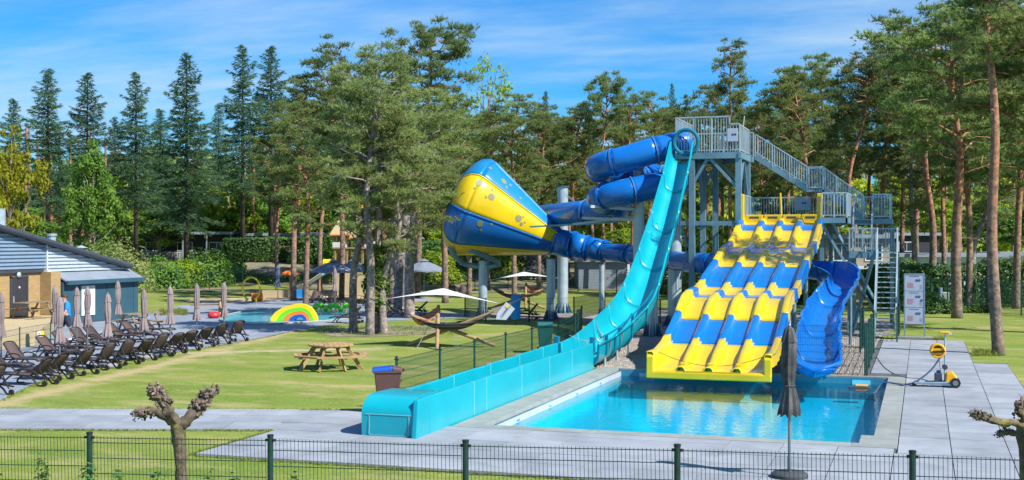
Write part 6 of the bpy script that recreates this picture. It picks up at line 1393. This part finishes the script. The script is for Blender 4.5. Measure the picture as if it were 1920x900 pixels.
for k, x, d, y, w in (('bL', 430, 126, 330, 130), ('bG', 60, 104, 380, 130), ('bG', 300, 118, 360, 130), ('bL', 395, 136, 300, 120), ('bG', 500, 132, 330, 130), ('bL', 800, 128, 330, 140), ('bG', 930, 122, 330, 140), ('bL', 1100, 126, 340, 140), ('bG', 1240, 118, 350, 140), ('bG', 1310, 108, 370, 130), ('bG', 1480, 112, 350, 130), ('bL', 1560, 120, 330, 130), ('bG', 1650, 122, 330, 140), ('bL', 1740, 128, 350, 140), ('bG', 1850, 118, 360, 150), ('bG', 640, 130, 330, 150), ('bG', 1930, 110, 350, 140), ('bL', 860, 112, 410, 110), ('bL', 1170, 112, 420, 110)):
    tree(k, x, d, y, w, zone_label(k, x, d), 'broadleaf undergrowth trees', 'broadleaf_tree')
for k, x, d, y, w in (('pE', 895, 112, 205, 140), ('pC', 990, 116, 205, 140), ('pC', 1085, 118, 215, 130), ('pE', 1145, 114, 205, 130), ('pC', 1215, 116, 195, 130), ('pE', 1265, 120, 200, 130), ('pC', 1345, 118, 190, 130), ('pE', 1455, 118, 185, 130), ('pC', 1510, 120, 170, 130), ('pC', 680, 112, 170, 150), ('pC', 755, 114, 190, 150)):
    tree(k, x, d, y, w, zone_label(k, x, d), 'woodland pines behind the slides')
for k, x, d, y, w in (('bG', 70, 126, 300, 140), ('bG', 140, 134, 290, 140), ('bL', 225, 130, 310, 130), ('bG', 320, 134, 290, 140), ('bL', 375, 128, 310, 120), ('bG', 425, 132, 280, 130), ('bG', 485, 128, 290, 130), ('bL', 550, 132, 270, 130)):
    tree(k, x, d, y, w, zone_label(k, x, d).replace(', far back', '')+', behind firs', 'broadleaf undergrowth trees', 'broadleaf_tree')
# far wood: one mass behind everything
g = np.random.default_rng(77)
def wood_mass(name, n, m, zlo, zhi, size, label, dlo=135, dhi=165, per=30):
    cs, rs = [], []
    for i in range(n):
        d = g.uniform(dlo, dhi); p = rd(g.uniform(-66, 74)*d/140, d, 0); z = 1.9+zlo+(zhi-zlo)*g.random()**1.2; cs.append((p.x, p.y, z)); rs.append(g.uniform(1.2, 2.2))
    P, D = clump_points(cs, rs, per/((1.7/.7)**2)*4, g, .3, .8); V, Fc = leaves(P, D, size, g); o = link(bpy.data.objects.new(name, np_mesh(name, V, Fc, m))); o['kind'] = 'stuff'; tag(o, label, 'wood')
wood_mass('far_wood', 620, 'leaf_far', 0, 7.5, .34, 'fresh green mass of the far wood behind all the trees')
wood_mass('far_pines', 560, 'pine_needles', 4, 12.5, .34, 'dark evergreen mass of the far wood', 145, 175)
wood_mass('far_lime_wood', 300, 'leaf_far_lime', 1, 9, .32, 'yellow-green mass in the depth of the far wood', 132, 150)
tk_ = MB()
for i in range(90):
    d = g.uniform(118, 150); p = rd(g.uniform(-60, 66)*d/140, d, 0); tk_.tube([(p.x, p.y, 1.5), (p.x+g.normal(0, .1), p.y, 9), (p.x+g.normal(0, .15), p.y, 15)], [.2, .15, .08], 6, cap=False)
o = obj('far_trunks', tk_, 'bark_pine', kind='stuff', smooth=True); tag(o, 'many thin trunks in the depth of the far wood', 'wood')

# hedges and shrubs
def shrub(name, c, rx, ry, h, m, label, n=1500, size=.1, group=None, rz=0, box=False, cat='shrub', z0=None, gaps=.5):
    g_ = np.random.default_rng(int(abs(c[0]*31+c[1]*17))+n)
    if box:
        P = g_.uniform(-1, 1, (n, 3)); ax_ = g_.integers(0, 4, n); 
        P[ax_ == 0, 2] = 1; P[ax_ == 1, 1] = -1; P[ax_ == 2, 0] = np.sign(P[ax_ == 2, 0])
        bump_ = np.array([noise.noise(Vector((p[0]*rx*.8+c[0], p[1]*ry*.8+c[1], p[2]*1.5))) for p in P]); Nn = P.copy(); P = P*np.array([rx, ry, h/2])*(1+.12*bump_[:, None])+g_.normal(0, .06, (n, 3)); P[:, 2] += h/2
    else:
        u = unit(g_.normal(0, 1, (n, 3))); u[:, 2] = np.abs(u[:, 2]); bump_ = np.array([noise.noise(Vector((p[0]*2+c[0], p[1]*2+c[1], p[2]*2))) for p in u]); r = g_.uniform(.45, 1, (n, 1))**.5*(1+.35*bump_[:, None]); P = u*r*np.array([rx, ry, h]); Nn = u+np.array([0, 0, .3])
    V, Fc = leaves(P, Nn, size, g_); z = gz(c[0], c[1]) if z0 is None else z0
    t = thing(name, (c[0], c[1], z), label, cat, group, rz=rz)
    o = link(bpy.data.objects.new('foliage', np_mesh('foliage', V, Fc, m))); o.parent = t
    st_ = MB()
    for k in range(6): a = k*1.05; st_.tube([(rx*.1*math.cos(a), ry*.1*math.sin(a), -.05), (rx*.5*math.cos(a), ry*.5*math.sin(a), h*.7)], [.03, .01], 4, cap=False)
    s_ = obj('stems', st_, 'bark_dark', t, local=True); return t
def pxy(x, d): return rd((x-960)*d/F, d, 0)
for x0, x1, d, h, lb in ((425, 545, 112, 2.0, 'clipped dark laurel hedge below the left chalets'), (545, 640, 110, 2.2, 'clipped dark laurel hedge behind the play area')):
    a = pxy((x0+x1)/2, d); w = (x1-x0)*d/F/2; shrub('hedge', a, w, 1.2, h, 'hedge_leaf', lb, 5200, .14, rz=TH, box=True, cat='hedge')
a = pxy(1795, 76); shrub('hedge', a, 5.2, 1.2, 2.2, 'hedge_leaf', 'dense dark clipped hedge behind the tall fence by the caravans', 9000, .13, rz=TH, box=True, cat='hedge')
a = pxy(1940, 72); shrub('hedge', a, 2.6, 1.2, 2.6, 'hedge_leaf', 'dark leafy hedge right of the near pine trunk', 5000, .12, rz=TH, box=True, cat='hedge')
a = pxy(1742, 66); shrub('shrub', a, 1.5, .8, 1.0, 'hedge_leaf', 'low rounded green bush beside the instruction board', 2600, .08)
a = pxy(1690, 70); shrub('shrub', a, 1.2, 1.0, 2.2, 'ivy_leaf', 'leafy bush behind the stair foot', 2600, .1)
a = pxy(1395, 88); shrub('hedge', a, 6, 1.5, 2.4, 'hedge_leaf', 'dark green hedge behind the tower legs', 8000, .14, rz=TH, box=True, cat='hedge')
a = pxy(885, 108); shrub('hedge', a, 8, 1.5, 2.4, 'hedge_leaf', 'leafy dark green hedge beyond the far grass, left of the funnel', 8000, .16, rz=TH, box=True, cat='hedge')
for x, d, rx, h, m, lb in ((150, 84, 2.6, 3.6, 'pine_needles_pale', 'bushy grey-green young pine behind the building roof'), (225, 90, 2.6, 3.8, 'pine_needles_pale', 'second bushy young pine right of the building roof'), (195, 98, 2.6, 4.6, 'pine_needles', 'tall bushy evergreen between building and chalet'), (300, 97, 2.4, 2.6, 'leaf_fresh', 'bright green bush below the dark chalet'), (340, 99, 2.2, 2.3, 'leaf_lime', 'yellow-green bush below the dark chalet steps'), (390, 100, 2.4, 3.1, 'leaf_fresh', 'tall fresh bush right below the chalet'), (270, 96, 2.0, 1.9, 'ivy_leaf', 'olive green bush at the shed corner'), (430, 103, 1.6, 1.8, 'leaf_fresh', 'small bright bush left of the clipped hedge'), (1000, 104, 1.9, 2.4, 'blossom', 'white-flowering bush under the funnel'), (955, 104, 1.8, 2.6, 'leaf_lime', 'yellow-green bush left of the white-flowering one'), (820, 102, 2.0, 2.6, 'leaf_lime', 'lime green bush behind the open parasol'), (700, 104, 2.4, 3.0, 'leaf_fresh', 'fresh green bush behind the play tower'), (640, 107, 2.2, 3.3, 'leaf_fresh', 'rounded fresh bush left of the play tower'), (1340, 84, 2.4, 3.4, 'leaf_lime', 'tall lime bush between the tower legs'), (1535, 76, 1.6, 3.4, 'ivy_leaf', 'ivy-green shrub by the cream house'), (1700, 84, 2.2, 2.6, 'leaf_fresh', 'fresh bush between stairs and caravan')):
    a = pxy(x, d); shrub('shrub', a, rx, rx*.8, h, m, lb, 2600, .12)
for x, d in ((470, 102), (500, 101), (545, 102), (590, 103), (620, 101), (300, 97.5), (360, 98), (760, 103), (790, 101), (860, 103)):
    a = pxy(x, d); shrub('shrub', a, 1.2, .9, .9, 'ivy_leaf', 'low scrubby plant on the bank behind the far fence', 700, .09, 'scrub on the bank')
# strip of young plants before the right hedge
for i in range(14):
    a = onz(1738+i*9.5, 587-.0*i); shrub('shrub', a, .28, .22, .42, 'ivy_leaf', 'small young plant in the row before the dark hedge', 90, .07, 'row of young plants before the hedge')
# ivy round one of the pine trunks
a = onz(706, 626); iv = thing('ivy_trunk', (a.x, a.y, 0), 'pine trunk thickly clad in yellow-green ivy', 'tree')
obj('trunk', MB().tube([(a.x, a.y, -.1), (a.x+.05, a.y, 3), (a.x+.2, a.y+.1, 7.5), (a.x-.1, a.y+.2, 11)], [.17, .15, .11, .05], 8), 'bark_grey', iv, smooth=True)
gi = np.random.default_rng(5); n = 2600; zz_ = gi.uniform(.9, 3.7, n)**1; th_ = gi.uniform(0, 6.28, n); rr_ = (.22+.28*np.sin(np.clip((zz_-.5)/3.3, 0, 1)*3.1)+.1*np.sin(zz_*7+th_*2))*gi.uniform(.6, 1.1, n)
P = np.stack([a.x+rr_*np.cos(th_), a.y+rr_*np.sin(th_), zz_], 1); Nn = np.stack([np.cos(th_), np.sin(th_), np.full(n, .3)], 1); V, Fc = leaves(P, Nn, .085, gi)
o = link(bpy.data.objects.new('ivy', np_mesh('ivy', V, Fc, 'ivy_leaf'))); o.parent = iv; o.matrix_parent_inverse = base_matrix(iv).inverted()
a2 = onz(738, 600)
# extra bare trunks grouped behind the hammock
for x, d, h_, ln in ((745, 66, 9, .9), (757, 72, 10, .6), (770, 70, 10, -.3), (735, 78, 11, .5)):
    p = pxy(x, d); t = thing('leaning_pine', p, 'bare leaning pine trunk in the cluster behind the hammock', 'tree', 'leaning trunks behind the hammock')
    obj('trunk', MB().tube(smooth_path([p-upv*.1, p+right*(ln*.25)+upv*h_*.4, p+right*ln+upv*h_], 5), [.26-.013*k for k in range(11)], 9), 'bark_grey', t, smooth=True)
    obj('snag', MB().tube([p+right*(ln*.3)+upv*h_*.55, p+right*(ln*.3+.6)+upv*h_*.62], [.04, .01], 5), 'bark_grey', t)
# weeds and grass tufts
def tufts(name, n, sampler, hgt, wdt, k, label, m='grass_blade'):
    P = np.array([sampler() for _ in range(n)]); D = np.tile(np.array([0, 0, 1.]), (n, 1)); V, Fc = needles(P, D, hgt, wdt, k, .45, g); o = link(bpy.data.objects.new(name, np_mesh(name, V, Fc, m))); o['kind'] = 'stuff'; tag(o, label, 'grass')
def samp_px(x0, x1, y0, y1):
    def f():
        p = onz(g.uniform(x0, x1), g.uniform(y0, y1)); return (p.x, p.y, .01)
    return f
sheetpx('soil_patch', [(585, 622), (640, 614), (740, 610), (860, 612), (880, 619), (800, 627), (700, 632), (620, 631)], .011, 'wild_mix')
tufts('weed_patch', 420, samp_px(600, 860, 613, 629), .13, .02, 5, 'scruffy weeds and dry grass round the pine trunk bases')
tufts('lawn_weeds', 260, samp_px(300, 350, 583, 592), .25, .03, 5, 'tuft of rough grass at the terrace edge near the shed')
tufts('tree_weeds', 160, samp_px(1822, 1880, 660, 668), .2, .02, 5, 'weeds at the foot of the near right-hand pine')
tufts('board_weeds', 60, samp_px(1748, 1772, 636, 640), .18, .02, 5, 'weeds beside the base of the instruction board')
def edge_samp():
    k = g.integers(0, 5)
    if k == 0: p = pa+u*g.uniform(-3, L0)-v*abs(g.normal(0, .05))
    elif k == 1: p = pa+u*g.uniform(-3, L0+1)+v*(3.04+abs(g.normal(0, .06)))
    elif k == 2: p = Vector((-12.52-abs(g.normal(0, .05)), g.uniform(19.5, 22.5), 0))
    elif k == 3: p = Vector((g.uniform(-12.5, -3), 19.49-abs(g.normal(0, .06)), 0))
    else:
        a, b = TE[g.integers(1, len(TE))]; t = g.random(); p = Vector((a[0]+(b[0]-a[0])*t+abs(g.normal(0, .08)), a[1]+(b[1]-a[1])*t, 0))
    return (p.x, p.y, .0)
te = [onz(*p) for p in edge[:10]]; TE = [((a.x, a.y), (b.x, b.y)) for a, b in zip(te, te[1:])]
tufts('edge_grass', 2600, edge_samp, .06, .02, 4, 'ragged grass growing over the paving edges')
# leafy planting at the front fence
for x0, x1, h_ in ((-60, 20, .86), (55, 105, .96), (140, 200, .9), (200, 250, .86), (270, 320, .84), (380, 400, .82), (425, 440, .8), (540, 560, .78)):
    d = 15.6; a = pxy((x0+x1)/2, d); shrub('shrub', a, max(.15, (x1-x0)*d/F/2), .2, h_+.2, 'hedge_leaf', 'leafy green plant tops at the foot of the front fence', 520, .035, 'plants along the front fence', rz=TH)

# pollarded trees
def pollard(name, base, arms, tr_, label, seed):
    base = Vector(base); t = thing(name, base, label, 'tree'); r_ = random.Random(seed); fork = arms[0][0]
    wood = MB(); wood.tube(smooth_path([base-upv*.1, base.lerp(fork, .4)+right*.02, base.lerp(fork, .85), fork+upv*.06], 4), [tr_*1.15, tr_*1.1, tr_*1.05, tr_, tr_*.95, tr_*.92, tr_*.93, tr_*.95, tr_, tr_*1.05, tr_*1.1, tr_*1.15, tr_*.9], 14)
    for a in arms:
        w = a[-1]; pth = smooth_path(list(a[:-1]), 5); n_ = len(pth)
        wood.tube(pth, [w*(1.2-.35*k/(n_-1)+.12*math.sin(k*1.9)) for k in range(n_)], 12)
    for p in wood.v: pass
    wood.v = [tuple(Vector(p)+Vector((noise.noise(Vector(p)*9), noise.noise(Vector(p)*9+Vector((5, 5, 5))), noise.noise(Vector(p)*9+Vector((9, 1, 3)))))*tr_*.35) for p in wood.v]
    obj('trunk', wood, 'bark_pollard', t, smooth=True)
    for a in arms:
        c, w = a[-2], a[-1]; c0 = a[-3]
        kb = MB(); hc = c0.lerp(c, .82); e_ = (c-c0).normalized()
        kb.ball(hc, w*1.25, 14, 10, (1, 1, .8))
        kb.v = [tuple(hc+(Vector(p)-hc)*(1+.8*noise.noise(Vector(p)*11))+e_*(Vector(p)-hc).dot(e_)*.6) for p in kb.v]
        for k in range(110):
            dv = Vector((r_.gauss(0, 1), r_.gauss(0, 1), r_.gauss(.25, .9))).normalized(); p = hc+dv*w*r_.uniform(1.0, 1.7)+e_*w*r_.uniform(-3.0, 1.4); rad_ = w*r_.uniform(.16, .42); b0_ = len(kb.v); kb.ball(p, rad_, 7, 5)
            for i_ in range(b0_, len(kb.v)):
                q_ = Vector(kb.v[i_]); kb.v[i_] = tuple(p+(q_-p)*(1+.8*noise.noise(q_*45)))
        for k in range(34):
            dv = Vector((r_.gauss(0, 1), r_.gauss(0, 1), r_.gauss(.6, .8))).normalized(); p = hc+dv*w*1.2+e_*w*r_.uniform(-1.6, 1.2); kb.tube([p, p+dv*w*r_.uniform(.5, 1.1)], [w*.10, w*.05], 4)
        obj('knuckle', kb, 'pollard_knob', t, smooth=True, angle=25)
    return t
d = 17.9; fk = ond(334, 800, d); bs = pxy(342, d)
pollard('pollard_tree', bs, [(fk, ond(320, 782, d-.1), ond(310, 758, d-.15), ond(292, 738, d-.2), .075), (fk, ond(352, 786, d), ond(372, 763, d+.1), ond(392, 742, d+.15), .08), (fk, ond(318, 785, d+.15), ond(290, 772, d+.3), ond(258, 777, d+.35), .058)], .10, 'knobbly pollarded tree with three clubbed arms behind the left front fence', 4)
d = 15.4; fk = ond(1925, 800, d); bs = pxy(1932, d)
pollard('pollard_tree', bs, [(fk, ond(1905, 795, d), ond(1868, 790, d-.1), ond(1826, 776, d-.15), .046), (fk, ond(1908, 812, d+.1), ond(1892, 807, d+.2), ond(1874, 814, d+.25), .034), (fk, ond(1922, 785, d), ond(1912, 770, d+.1), ond(1918, 756, d+.15), .05), (fk, ond(1940, 790, d+.1), ond(1960, 770, d+.2), ond(1985, 760, d+.3), .07)], .11, 'knobbly pollarded tree with clubbed arms at the right end of the front fence', 8)
